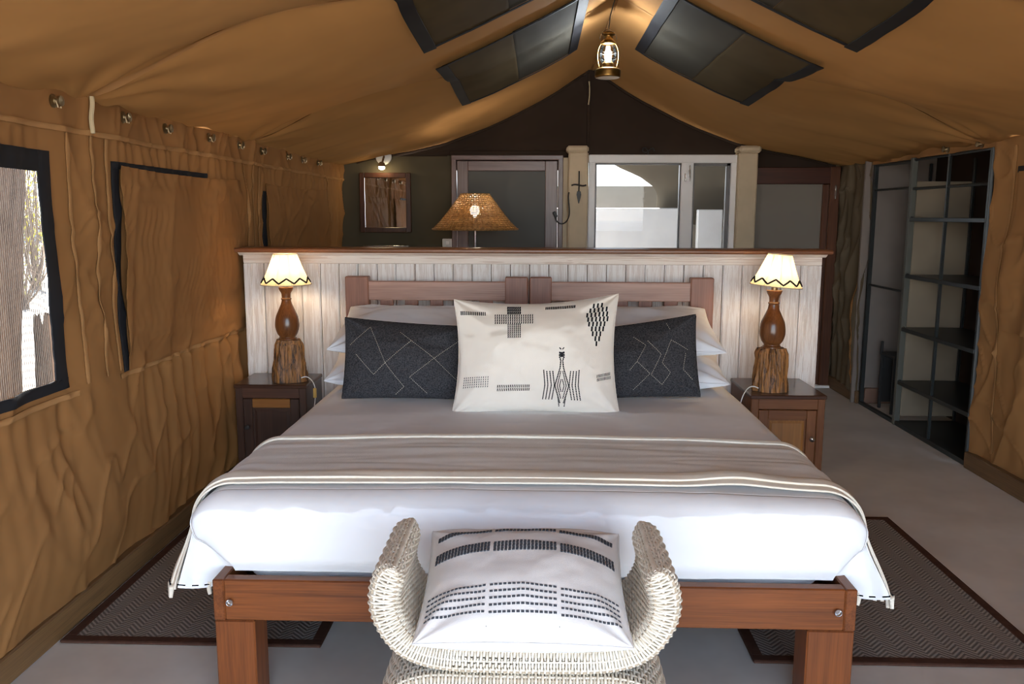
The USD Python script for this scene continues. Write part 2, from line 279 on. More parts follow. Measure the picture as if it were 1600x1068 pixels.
# roof: straight at the ribs, hanging low between them
RIBS = (-2.5, -0.53, 1.37, 3.27, 5.17)
Dt = [0, .15, .3, .45, .77, .93, 1.3, 1.6, 1.85, 2.24, 2.6]; Zt = [2.83, 2.735, 2.635, 2.55, 2.39, 2.32, 2.185, 2.115, 2.07, 1.985, 1.94]
def billow(y):
    w = np.where(y < 5.17, np.abs(np.sin(PI * (y - 3.27) / 1.9)) ** 0.75, np.clip(np.abs(np.sin(PI / 2 * (y - 5.17) / 2.4)), 0, 1) ** 0.75)
    return w
def roof_z(x, y):
    d = np.abs(x - XC); st = 2.83 - 0.375 * d + 0.03 * np.sin(np.clip(d / 2.24, 0, 1) * PI); tb = np.interp(d, Dt, Zt)
    w = billow(y)
    w = (0.8 + 0.2 * smooth(6.4, 7.6, y)) * (1 - smooth(0.75, 1.6, d)) + w * smooth(0.75, 1.6, d)
    z = st * (1 - w) + tb * w
    k = np.clip(d / 2.24, 0, 1)
    z = z + 0.035 * k * nz(x * 0.8, y * 1.4, 0 * x, s=1.6, o=2, seed=3)
    pull = bump1((y * 2.13) % 1.0, 0.5, 0.16) * smooth(1.5, 2.2, d)      # drawn to each hook
    z = z + 0.004 * pull - 0.006 * smooth(1.7, 2.2, d) * (1 - pull) + 0.010 * nz(x * 1.2 + y * 2.0, y * 4.5, 0 * x, s=1.5, o=2, seed=5) * smooth(0.3, 1.6, d)
    for yy in (1.37, 3.27, 5.17):                                        # tension creases fanning out from where a rib meets the eave
        a_, b_ = 2.26 - d, y - yy; rr = np.sqrt(a_ ** 2 + b_ ** 2) + 1e-6; an = np.arctan2(b_, a_)
        z = z + 0.016 * np.sin(an * 11 + yy) * smooth(0.03, 0.2, rr) * np.exp(-rr / 0.55) + 0.05 * np.exp(-np.abs(b_) / 0.10) * smooth(0.15, 0.7, a_) * np.exp(-a_ / 0.9)
    return z
ceiling = structure('ceiling', 'sagging tan canvas tent roof rising to a ridge', 'ceiling')
def roof_side(sgn):
    u = np.linspace(0, 2.36, 114); y = np.linspace(YF - 0.3, YB + 0.10, 424)
    U, Y = np.meshgrid(u, y, indexing='ij'); X = XC + sgn * U
    return grid(np.stack([X, Y, roof_z(X, Y) - (0.10 if sgn < 0 else -0.06) * smooth(2.25, 2.36, U)], -1), flip=sgn > 0)
obj('roof_canvas', roof_side(-1), CANVAS_ROOF, ceiling, smooth=True)
obj('roof_canvas', roof_side(1), CANVAS_ROOF, ceiling, smooth=True)
for y0 in (1.37, 3.27, 5.17):                                            # stitched seams where the roof is held
    for s in (-1, 1):
        u = np.linspace(0.02, 2.24, 90); Yy = np.linspace(y0 - 0.014, y0 + 0.014, 3); U, Y = np.meshgrid(u, Yy, indexing='ij'); X = XC + s * U
        obj('roof_seam', grid(np.stack([X, Y, roof_z(X, Y) - 0.004], -1), flip=s > 0), SEAM, ceiling, smooth=True)
rp = np.stack([np.full(60, XC), np.linspace(YF, YB, 60), roof_z(np.full(60, XC), np.linspace(YF, YB, 60)) - 0.01], 1)
obj('ridge_seam', tube(rp, 0.008, 6), SEAM, ceiling)
def vent(y0, y1, s):
    def sheet(da, db, ya, yb, off, th=0.004, bow=0.0):
        U, Y = np.meshgrid(np.linspace(da, db, 24), np.linspace(ya, yb, 30), indexing='ij'); X = XC + s * U
        return grid(np.stack([X, Y, roof_z(X, Y) - off], -1), th, flip=s < 0)
    v = obj('roof_vent', sheet(0.24, 0.60, y0, y1, 0.018), VENT_TOP, ceiling, smooth=True, label='dark grey green roof vent panel')
    obj('lower_panel', sheet(0.60, 0.97, y0, y1, 0.022), VENT_LOW, v, smooth=True)
    obj('edge_tape', sheet(0.20, 0.26, y0 - 0.01, y1 + 0.01, 0.026), BLACK_TAPE, v, smooth=True)
    obj('edge_tape', sheet(0.94, 1.00, y0 - 0.02, y1 + 0.03, 0.028), BLACK_TAPE, v, smooth=True)
    obj('side_tape', sheet(0.24, 0.97, y0 - 0.012, y0 + 0.012, 0.027), BLACK_TAPE, v, smooth=True)
    obj('side_tape', sheet(0.24, 0.97, y1 - 0.012, y1 + 0.012, 0.027), BLACK_TAPE, v, smooth=True)
for y0, y1 in ((2.5, 4.0), (4.5, 6.0)):
    for s in (-1, 1): vent(y0, y1, s)

# canvas walls: surface offset from the wall plane, towards the room
def folds(y, z, seed=0, amp=1.0):
    d = 0.040 * nz(y * 3.0, z * 0.8, 0 * y, s=1.0, o=3, seed=seed)
    d = d + 0.050 * nz(y * 2.2 + z * 1.3, z * 1.2 - y * 0.4, 0 * y, s=1.1, o=2, seed=seed + 3)
    r = 1 - np.abs(2 * nz(y * 4.0 + z * 1.5, z * 0.9, 0 * y, s=1.0, o=2, seed=seed + 7))
    r2 = 1 - np.abs(2 * nz(y * 5.5 - z * 3.5, z * 3.0 + y * 1.5, 0 * y, s=1.0, o=2, seed=seed + 13)) * 1.6
    return amp * (d + 0.022 * r ** 3 + 0.011 * np.clip(r2, 0, 1) ** 6)
def gather(y, ph=0.0, k=9.0): return np.sin(2 * PI * k * (y + 0.05 * np.sin(3.1 * y + ph) + 0.02 * np.sin(11 * y)) + ph) * (0.6 + 0.4 * np.sin(1.7 * y + ph))
BAYS = ((1.5, 3.0), (3.45, 4.95), (5.40, 6.95))
def left_off(y, z):
    d = folds(y, z, 11)
    inb = sum(smooth(a - 0.03, a + 0.05, y) * (1 - smooth(b - 0.05, b + 0.03, y)) for a, b in BAYS)
    low = smooth(0.0, 0.03, 0.875 - z) * np.exp(-np.clip(0.875 - z, 0, 1) * 2.2) * inb
    d = d + 0.026 * (gather(y, 0.4, 6.3) + 0.35 * gather(y + 0.3, 1.9, 10.7)) * (0.55 + 0.9 * np.clip(nz(y * 2.2, 0 * y, 0 * y, s=1.4, o=2, seed=27) + 0.35, 0, 1)) * low
    top = smooth(0.0, 0.03, 1.86 - z) * np.exp(-np.clip(1.86 - z, 0, 1) * 10) * inb
    d = d + 0.012 * gather(y, 1.4, 11) * top
    d = d + 0.07 * bump1(z, 0.35, 0.3) * (0.5 + 0.9 * nz(y * 1.6, z, 0 * y, s=1.0, o=2, seed=21)) * smooth(0.05, 0.3, z)
    d = d + 0.003 * np.sin(2 * PI * (z * 8.5 - y * 5.0 + 0.3 * np.sin(7 * y))) * bump1(y, 3.24, 0.16) * smooth(0.95, 1.1, z) * (0.4 + 1.2 * np.clip(nz(y * 3, z * 2.5, 0 * y, s=1.5, o=2, seed=29) + 0.3, 0, 1))
    d = d + 0.02 * smooth(1.86, 1.98, z) * np.sin(2 * PI * (y - 3.06) / 0.49) * 0.5
    for yy in (3.27, 5.17): d = d + 0.02 * bump1(y, yy, 0.025 + 0.10 * np.clip(1.9 - z, 0, 1)) * smooth(0.6, 1.9, z)
    d = d * (1 - 0.7 * bump1(y, 2.98, 0.09) * smooth(0.85, 0.95, z))
    return np.clip(d, -0.015, 0.09) * smooth(0.0, 0.12, z)
def left_p(y, z, off=0.0): return np.stack([XL + left_off(y, z) + off, y, z], -1)
def strip(pf, ya, yb, za, zb, off, th=0.003, n=(40, 4), flip=False):
    Y, Z = np.meshgrid(np.linspace(ya, yb, n[0]), np.linspace(za, zb, n[1]), indexing='ij')
    return grid(pf(Y, Z, off), th, flip=flip)
wl = structure('wall_left', 'tan canvas tent wall with gathered folds on the left', 'wall')
ys = np.linspace(YF, YB + 0.02, 680); zs = np.linspace(0.03, 2.0, 130); Y, Z = np.meshgrid(ys, zs, indexing='ij')
yc, zc = (ys[1:] + ys[:-1]) / 2, (zs[1:] + zs[:-1]) / 2; YC, ZC = np.meshgrid(yc, zc, indexing='ij')
keep = ~((YC > 1.53) & (YC < 2.97) & (ZC > 0.94) & (ZC < 1.72))
obj('wall_canvas', grid(left_p(Y, Z), keep=keep), CANVAS, wl, smooth=True)
LF = dict(flip=False)
obj('seam', strip(left_p, YF, YB, 1.852, 1.872, 0.008, n=(560, 3)), SEAM, wl, smooth=True)
for a, b in BAYS: obj('seam', strip(left_p, a - 0.06, b + 0.06, 0.865, 0.886, 0.008, n=(120, 3)), SEAM, wl, smooth=True)
for yy in (3.12, 3.27, 3.40, 5.05, 5.17, 5.32, 7.05):
    obj('seam', strip(left_p, yy - 0.010, yy + 0.010, 0.9, 1.85, 0.007, n=(3, 70)), SEAM, wl, smooth=True)
for yy in (2.55, 3.06, 3.57, 4.03, 4.50, 4.97, 5.43, 5.93, 6.30, 6.65):
    px = XL + float(left_off(np.array([yy]), np.array([1.955]))[0])
    h = obj('hook', lathe([(0.001, 0.0), (0.024, 0.0), (0.025, 0.005), (0.013, 0.010), (0.010, 0.022), (0.019, 0.026), (0.019, 0.034), (0.001, 0.038)], (px, yy, 1.955), 14, 'x'), BRASS_D, wl, smooth=35, label='small brass eave hook')
    obj('loop', tube([(px + .02, yy - .012, 1.955), (px + .024, yy - .009, 1.932), (px + .024, yy + .009, 1.932), (px + .02, yy + .012, 1.955)], 0.003, 6), ROPE, h)
rpz = np.linspace(1.86, 2.0, 14); rpx = XL + left_off(np.full(14, 3.27), np.clip(rpz, 0, 1.99)) + 0.012
obj('rope', tube(np.stack([rpx, np.full(14, 3.27), rpz], 1), 0.009, 8), ROPE, wl)

# left window with insect screen
w1 = structure('window_1', 'open mesh window with black border in the left canvas wall', 'window')
for nm, a in (('border', (1.46, 3.02, 1.70, 1.775)), ('border', (1.46, 3.02, 0.905, 0.945)), ('border', (2.95, 3.02, 0.905, 1.775)), ('border', (1.46, 1.55, 0.905, 1.775))):
    obj(nm, strip(left_p, *a, 0.006, 0.008, n=(max(3, int((a[1] - a[0]) / 0.025)), max(3, int((a[3] - a[2]) / 0.025)))), BLACK_TAPE, w1, smooth=True)
obj('screen', box(XL - 0.012, XL - 0.010, 1.52, 2.97, 0.92, 1.73, 0.0005), SCREEN, w1)
obj('screen_threads', cat_([box(XL - 0.0085, XL - 0.0075, y, y + 0.0022, 0.92, 1.73, 0.0003) for y in np.arange(1.55, 2.96, 0.011)]), plain('screen_thread', (0.30, 0.26, 0.22), 0.8), w1, kind='stuff')
# closed flaps over the next two windows
for k, (a, b) in enumerate(BAYS[1:]):
    w = structure(f'window_{k + 2}', ('closed canvas window flap with black left edge beside bed', 'closed canvas window flap in the rear left wall behind the partition')[k], 'window')
    for nm, r in ((('border', (a - 0.012, b - 0.5, 1.735, 1.765)), ('border', (a - 0.012, a + 0.04, 0.875, 1.765))) if k == 0 else (('border', (a - 0.012, a + 0.04, 0.875, 1.70)),)):
        obj(nm, strip(left_p, *r, 0.006, 0.006, n=(max(4, int((r[1] - r[0]) / 0.03)), max(4, int((r[3] - r[2]) / 0.03)))), BLACK_TAPE, w, smooth=True)
    yy, zz = np.linspace(a + 0.02, b - 0.02, 90), np.linspace(0.885, 1.75, 60); Y, Z = np.meshgrid(yy, zz, indexing='ij')
    t = (Z - 0.885) / 0.865; sl = np.clip((Y - a) / (b - a), 0, 1)
    Pp = np.stack([np.zeros_like(Y), Y, Z], -1); wv = Y * 2.0 - Z * 1.5 + 0.5 * np.sin(2.2 * Z + Y)
    dr = 0.030 * nz(wv, Z * 0.5, 0 * Y, s=1.5, o=2, seed=33) + 0.020 * (1 - np.abs(2 * nz(wv * 1.3, Z * 0.6 + Y * 0.3, 0 * Y, s=1.4, o=2, seed=37))) ** 4 + 0.030 * np.sin(PI * np.clip(t, 0, 1)) * (0.5 + nz(Y, Z, 0 * Y, s=1.3, seed=31))
    base = np.stack([left_off(Y + q * 0.05, Z) for q in (-2, -1, 0, 1, 2)]).max(0)
    Pp[..., 0] = XL + np.maximum(base * smooth(0.0, 0.12, np.minimum(1 - t, t)) * 0.8 + left_off(Y, Z) * 0.2, left_off(Y, Z)) + 0.012 + np.clip(dr, 0, 1) * 0.7
    Pp[..., 2] += (1 - sl) * 0.0 - 0.012 * np.sin(PI * sl) * smooth(0.85, 1, t)
    obj('flap', grid(Pp, 0.004, flip=False), CANVAS, w, smooth=True)

# right wall: folds, with an opening for the wardrobe bay
def right_off(y, z):
    d = folds(y, z, 51, 1.3) + 0.02 * gather(y, 2.0, 5.0) * bump1(z, 0.9, 0.8) * (smooth(5.15, 4.6, y) + smooth(6.8, 7.3, y))
    return (np.clip(d, -0.02, 0.1)) * smooth(0.0, 0.12, z)
def right_p(y, z, off=0.0): return np.stack([XR - right_off(y, z) - off, y, z], -1)
wr = structure('wall_right', 'tan canvas tent wall with draped folds on the right', 'wall')
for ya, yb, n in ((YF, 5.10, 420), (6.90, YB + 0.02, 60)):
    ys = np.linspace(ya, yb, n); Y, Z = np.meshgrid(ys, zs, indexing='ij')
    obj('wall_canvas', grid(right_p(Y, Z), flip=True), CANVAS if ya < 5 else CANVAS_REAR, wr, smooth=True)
ys = np.linspace(5.08, 6.92, 60); Y, Z = np.meshgrid(ys, np.linspace(1.955, 2.06, 6), indexing='ij')
obj('header', grid(right_p(Y, Z), flip=True), CANVAS, wr, smooth=True)
for yy in (4.72, 5.25, 5.67):
    h = obj('hook', lathe([(0.001, 0.0), (0.024, 0.0), (0.025, -0.005), (0.013, -0.010), (0.010, -0.022), (0.019, -0.026), (0.019, -0.034), (0.001, -0.038)], (XR - float(right_off(np.array([yy]), np.array([1.99]))[0]), yy, 1.985), 14, 'x'), BRASS_D, wr, smooth=35, label='small brass eave hook')
Y, Z = np.meshgrid(np.linspace(3.3, 4.83, 80), np.linspace(0.9, 1.80, 50), indexing='ij')
w5 = structure('window_5', 'closed canvas window flap in the near right wall', 'window')
obj('flap', grid(right_p(Y, Z, 0.02), 0.004, flip=True), CANVAS, w5, smooth=True)
obj('border', strip(right_p, 3.3, 4.86, 1.795, 1.83, 0.01, 0.004, n=(60, 3), flip=True), BLACK_TAPE, w5, smooth=True)
for k, yy in enumerate((4.9, 7.0)): obj('seam', strip(right_p, yy - 0.012, yy + 0.012, 0.15, 1.95, 0.005, n=(3, 90), flip=True), SEAM, wr, smooth=True)

# wardrobe bay behind the right wall
wc = structure('wall_closet', 'shallow canvas wardrobe bay behind the shelving', 'wall')
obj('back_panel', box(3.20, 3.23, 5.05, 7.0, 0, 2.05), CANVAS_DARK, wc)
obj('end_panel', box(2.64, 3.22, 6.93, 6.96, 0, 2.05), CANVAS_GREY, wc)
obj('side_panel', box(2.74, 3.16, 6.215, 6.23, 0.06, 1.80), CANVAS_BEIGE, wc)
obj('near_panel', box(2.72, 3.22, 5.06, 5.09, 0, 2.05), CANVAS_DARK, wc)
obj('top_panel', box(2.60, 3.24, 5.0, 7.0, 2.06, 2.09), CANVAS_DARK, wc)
obj('skirting', box(2.74, 3.2, 6.90, 6.93, 0.0, 0.13), plain('terracotta_skirting', (0.22, 0.12, 0.08), 0.6), wc)

# skirting boards
bl = obj('baseboard_left', box(XL - 0.01, XL + 0.035, YF, YB, 0.0, 0.105, 0.006), SKIRT, None, label='brown timber skirting along the left canvas wall', cat='skirting', kind='structure')
br = structure('baseboard_right', 'brown timber skirting along the right canvas wall', 'skirting')
obj('board', box(XR - 0.035, XR + 0.01, YF, 5.11, 0.0, 0.105, 0.006), SKIRT, br)
obj('board', box(XR - 0.035, XR + 0.01, 6.90, YB, 0.0, 0.105, 0.006), SKIRT, br)

# front of the tent, behind the camera: canvas either side of the open entrance
wf = structure('wall_front', 'canvas tent front with a wide open entrance', 'wall')
def curtain(x0, x1, z1f):
    u, t = np.linspace(0, 1, 60), np.linspace(0, 1, 24); U, T = np.meshgrid(u, t, indexing='ij'); X = x0 + (x1 - x0) * U
    top = z1f(X); Zz = 0.02 + (top - 0.02) * T
    return grid(np.stack([X, YF + 0.03 * gather(X, 0.7, 6) * (1 - 0.7 * T), Zz], -1))
rz = lambda X: roof_z(X, np.full_like(X, YF)) - 0.01
OPEN_L, OPEN_R, OPEN_T = -1.25, 1.95, 2.62
obj('curtain', curtain(XL, OPEN_L, rz), CANVAS, wf, smooth=True)
obj('curtain', curtain(OPEN_R, XR, rz), CANVAS, wf, smooth=True)
U, T = np.meshgrid(np.linspace(OPEN_L, OPEN_R, 60), np.linspace(0, 1, 12), indexing='ij')
obj('gable', grid(np.stack([U, np.full_like(U, YF), np.minimum(OPEN_T, rz(U) - 0.06) + (rz(U) - np.minimum(OPEN_T, rz(U) - 0.06)) * T], -1)), CANVAS, wf)

# back wall
wb = structure('wall_back', 'rear wall of olive canvas, cream pillars and dark canvas gable', 'wall')
X, T = np.meshgrid(np.linspace(XL - 0.25, XR + 0.05, 120), np.linspace(0, 1, 30), indexing='ij')
zt = np.interp(np.abs(X - XC), Dt, Zt) + 0.02; zb = 2.05
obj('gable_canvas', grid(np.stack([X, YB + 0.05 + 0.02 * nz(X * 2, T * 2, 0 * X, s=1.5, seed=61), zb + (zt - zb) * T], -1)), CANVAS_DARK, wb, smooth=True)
for k, xx in enumerate((0.44,)): obj('gable_seam', box(xx - 0.012, xx + 0.012, YB + 0.02, YB + 0.035, 2.06, 2.79, 0.002), CANVAS_DARK, wb)
obj('gable_tie', tube(spline([(0.44, YB + .01, 2.72), (0.446, YB - .0, 2.62), (0.438, YB + .01, 2.52)], 10), 0.006, 6), ROPE, wb)
for s in (-1, 1):                                                         # dark hem where gable and roof meet
    d = np.linspace(0.02, 2.1, 60); xx = XC + s * d; zz = np.interp(d, Dt, Zt) - 0.005
    obj('gable_hem', tube(np.stack([xx, np.full(60, YB + 0.0), zz], 1), 0.016, 6), CANVAS_DARK, wb)
X, Z = np.meshgrid(np.linspace(-2.02, -0.78, 70), np.linspace(0.0, 2.07, 50), indexing='ij')
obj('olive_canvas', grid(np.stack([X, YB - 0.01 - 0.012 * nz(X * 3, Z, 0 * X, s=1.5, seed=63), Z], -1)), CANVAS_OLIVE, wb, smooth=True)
obj('infill', box(0.215, 0.27, YB - 0.02, YB + 0.05, 0, 2.06), PLASTER, wb)
for x0, x1 in ((0.265, 0.44), (1.75, 1.92)):
    p = obj('pillar', box(x0, x1, YB - 0.13, YB + 0.08, 0, 2.10, 0.012), PLASTER, wb)
    obj('pillar_cap', box(x0 - (0.02 if x0 < 1 else 0.0), x1 + (0.0 if x0 < 1 else 0.022), YB - 0.15, YB + 0.10, 2.095, 2.155, 0.018), PLASTER, p)
obj('low_wall', box(0.44, 1.75, YB - 0.02, YB + 0.05, 0, 1.22), WHITE_WALL, wb)
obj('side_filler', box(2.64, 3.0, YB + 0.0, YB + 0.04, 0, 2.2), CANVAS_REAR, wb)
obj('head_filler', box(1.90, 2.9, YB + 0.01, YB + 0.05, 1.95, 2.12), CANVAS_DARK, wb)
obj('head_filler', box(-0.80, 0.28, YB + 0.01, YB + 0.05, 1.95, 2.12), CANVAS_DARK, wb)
obj('side_filler', box(-0.82, -0.74, YB + 0.0, YB + 0.04, 0, 2.08), CANVAS_OLIVE, wb)
# door with plum frame
d1 = structure('door_1', 'plum brown timber door with dark green panel in the rear wall', 'door', (-0.28, YB - 0.03, 0))
for a in ((-0.78, -0.735), (0.175, 0.22)): obj('jamb', box(*a, YB - 0.06, YB + 0.02, 0, 2.078, 0.006), PLUM_Z, d1)
obj('head', box(-0.78, 0.22, YB - 0.062, YB + 0.02, 2.035, 2.08, 0.006), PLUM_X, d1)
for a in ((-0.73, -0.63), (0.06, 0.17)): obj('stile', box(*a, YB - 0.045, YB + 0.01, 0.0, 2.03, 0.006), PLUM_Z, d1)
obj('rail', box(-0.632, 0.062, YB - 0.044, YB + 0.01, 1.94, 2.03, 0.006), PLUM_X, d1)
obj('panel', box(-0.635, 0.065, YB - 0.02, YB + 0.0, 0.0, 1.95), DOOR_GREEN, d1)
# white casement window
w4 = structure('window_4', 'white framed casement window with two panes in the rear wall', 'window', (1.1, YB - 0.05, 1.2))
yf, yb2 = YB - 0.07, YB - 0.0
for x0, x1 in ((0.447, 0.505), (1.265, 1.372), (1.70, 1.75)): obj('upright', box(x0, x1, yf, yb2, 1.2, 2.078, 0.006), WHITE_PAINT, w4)
obj('head_rail', box(0.445, 1.752, yf - 0.003, yb2, 2.01, 2.082, 0.006), WHITE_PAINT, w4)
obj('sill', box(0.445, 1.752, yf - 0.05, yb2, 1.16, 1.21, 0.006), WHITE_PAINT, w4)
GREYF = plain('grey_inner_frame', (0.16, 0.16, 0.165), 0.4)
for x0, x1 in ((0.505, 0.518), (1.252, 1.266), (1.372, 1.386), (1.665, 1.70)): obj('bead', box(x0, x1, yf + 0.02, yb2, 1.2, 2.012, 0.002), GREYF, w4)
obj('bead', box(0.505, 1.266, yf + 0.02, yb2, 1.995, 2.012, 0.002), GREYF, w4)
obj('bead', box(1.372, 1.70, yf + 0.02, yb2, 1.985, 2.012, 0.002), GREYF, w4)
obj('pane', box(0.51, 1.262, YB - 0.03, YB - 0.026, 1.2, 2.0, 0.001), GLASS, w4)
obj('pane', box(1.378, 1.69, YB - 0.03, YB - 0.026, 1.2, 2.0, 0.001), GLASS, w4)
obj('catch', cat_([box(1.325, 1.345, yf - 0.012, yf, 1.85, 1.95, 0.003), box(1.329, 1.341, yf - 0.03, yf - 0.01, 1.88, 1.99, 0.004)]), STEEL, w4)
obj('catch', box(1.292, 1.306, yf - 0.014, yf, 1.85, 1.92, 0.003), STEEL, w4)
st = obj('stay', tube(spline([(0.96, yf, 2.085), (0.96, yf - .01, 2.12), (0.93, yf - .01, 2.14), (0.915, yf - .02, 2.115), (0.94, yf - .03, 2.10), (1.0, yf - .02, 2.135), (1.02, yf - .01, 2.11)], 30), 0.006, 6), IRON, w4, label='bent dark wire stay on top of the frame')
# right door
d2 = structure('door_2', 'dark mahogany door frame with grey panel in the rear right corner', 'door', (2.28, YB, 0))
obj('head', box(1.92, 2.66, YB - 0.05, YB + 0.05, 1.83, 1.975, 0.006), MAHOG_X, d2)
obj('jamb', box(2.53, 2.585, YB - 0.02, YB + 0.05, 0, 1.83, 0.006), MAHOG_Z, d2)
obj('jamb', box(2.58, 2.665, YB - 0.06, YB + 0.05, 0, 1.98, 0.006), MAHOG_Z, d2)
obj('panel', box(1.92, 2.535, YB + 0.0, YB + 0.02, 0.0, 1.84), DOOR_GREY, d2)
obj('bolt', box(2.62, 2.632, YB - 0.075, YB - 0.06, 1.70, 1.82, 0.003), STEEL, d2)
obj('threshold', box(2.53, 2.72, YB - 0.09, YB - 0.0, 0.0, 0.02), WHITE_PAINT, d2)
# open-air bathroom behind the rear wall, seen through the casement
bw = structure('wall_bathroom', 'white low wall and grey canvas screen of the bathroom beyond the casement', 'wall')
obj('white_wall', box(0.2, 1.62, 9.45, 9.6, 0, 1.635, 0.01), WHITE_WALL, bw)
obj('white_wall', box(1.77, 2.05, 9.40, 9.5, 0, 1.62, 0.01), WHITE_WALL, bw)
obj('canvas_screen', box(-1.5, 3.3, 10.2, 10.22, 0, 1.90), SCREEN_CANVAS, bw)
obj('side_screen', box(2.45, 2.47, 7.7, 10.2, 0, 2.3), SCREEN_CANVAS, bw)
obj('added_shade_roof', box(-1.5, 3.3, 7.75, 9.25, 2.44, 2.46), SCREEN_CANVAS, bw)  # unseen canvas panel, added to cut the daylight falling into the bathroom
ez = np.linspace(1.45, 3.3, 40); exx = np.interp(ez, [1.45, 1.80, 1.866, 1.98, 2.076, 2.45, 3.3], [1.36, 1.34, 1.30, 1.13, 0.895, 0.2, -1.6])
U, T = np.meshgrid(ez, np.linspace(0, 1, 24), indexing='ij'); EX = exx[:, None] + 0 * T
obj('awning', grid(np.stack([EX + (3.3 - EX) * T, 9.75 - 0.5 * (U - 1.5) + 0.03 * nz(U * 2, T * 3, 0 * U, s=1.5, seed=66), U], -1), 0.006), SCREEN_CANVAS, bw, smooth=True)

# low partition behind the bed
wp = structure('wall_partition', 'low whitewashed plank partition behind the bed with a red wood ledge', 'wall', (-0.05, 4.78, 0))
PX0, PX1, PY = -1.70, 1.605, 4.78
obj('core', box(PX0 + 0.005, PX1 - 0.005, PY + 0.02, PY + 0.14, 0, 1.335), MAHOG_Z, wp)
edges = np.linspace(PX0, PX1, 31)
for k in range(30):
    x0, x1 = edges[k], edges[k + 1]; dy = 0.0015 * ((k * 37) % 5 - 2)
    obj('plank', box(x0 + 0.0018, x1 - 0.0018, PY + dy, PY + 0.022, 0.0, 1.29, 0.007), WASH_Z, wp)
obj('frieze_board', box(PX0 - 0.002, PX1 + 0.002, PY - 0.012, PY + 0.01, 1.272, 1.325, 0.004), WASH_X, wp)
cp = [(0.0, 1.318), (-0.010, 1.322), (-0.016, 1.329), (-0.030, 1.335), (-0.034, 1.337), (0.01, 1.337)]
obj('cove', hull([(x, PY - 0.012 + a, z) for x in (PX0 - 0.02, PX1 + 0.02) for a, z in cp]), WASH_X, wp)
for x0, x1 in ((PX0 - 0.003, PX0 + 0.045), (PX1 - 0.075, PX1 + 0.003)): obj('stile', box(x0, x1, PY - 0.008, PY + 0.01, 0.0, 1.273, 0.004), WASH_Z, wp)
obj('ledge', box(PX0 - 0.045, PX1 + 0.045, PY - 0.07, PY + 0.19, 1.337, 1.362, 0.007), LEDGE, wp)

# ================================================================== THE BED
bed = thing('bed', 'wide red teak bed frame with slatted twin headboards and bolted front rail', 'bed', (-0.02, 3.5, 0))
BX0, BX1, BYF = -1.012, 0.985, 2.43
fr = obj('front_rail', box(BX0 + 0.036, BX1 - 0.036, BYF + 0.001, BYF + 0.042, 0.287, 0.422, 0.004), TEAK_X, bed)
for x in (-0.955, 0.925):
    b = obj('bolt', lathe([(0.0, 0.0), (0.0075, 0.0), (0.011, -0.004), (0.011, -0.008)], (x, BYF - 0.007, 0.352), 16, 'y'), STEEL, fr, smooth=30, label='steel bolt head')
for x0, x1 in ((BX0, BX0 + 0.036), (BX1 - 0.036, BX1)): obj('side_rail', box(x0, x1, BYF, 4.58, 0.285, 0.422, 0.004), TEAK_Y, bed)
for x0, x1 in ((BX0 + 0.001, BX0 + 0.128), (BX1 - 0.145, BX1 - 0.001)): obj('leg', box(x0, x1, BYF + 0.002, BYF + 0.12, 0.0, 0.286, 0.005), TEAK_Z, bed)
for x in (-0.10, 0.0): obj('leg', box(x - 0.04, x + 0.04, 3.4, 3.48, 0.0, 0.286, 0.005), TEAK_Z, bed)
obj('slat_base', box(BX0 + 0.036, BX1 - 0.036, BYF + 0.042, 4.58, 0.33, 0.352, 0.003), TEAK_X, bed)
for x0, x1 in ((-1.070, -0.940), (-0.180, -0.0555), (-0.044, 0.077), (0.840, 0.966)): obj('post', box(x0, x1, 4.585, 4.65, 0.0, 1.213, 0.005), HEAD_Z, bed)
for x0, x1 in ((-0.940, -0.180), (0.077, 0.840)):
    obj('top_rail', box(x0 - 0.005, x1 + 0.005, 4.60, 4.638, 1.080, 1.186, 0.005), HEAD_X, bed)
    obj('lower_rail', box(x0 - 0.005, x1 + 0.005, 4.60, 4.638, 0.42, 0.53, 0.005), HEAD_X, bed)
for c in (-0.843, -0.704, -0.563, -0.425, -0.287, 0.187, 0.325, 0.463, 0.598, 0.738): obj('headboard_slat', box(c - 0.037, c + 0.037, 4.608, 4.630, 0.525, 1.084, 0.004), HEAD_Z, bed)

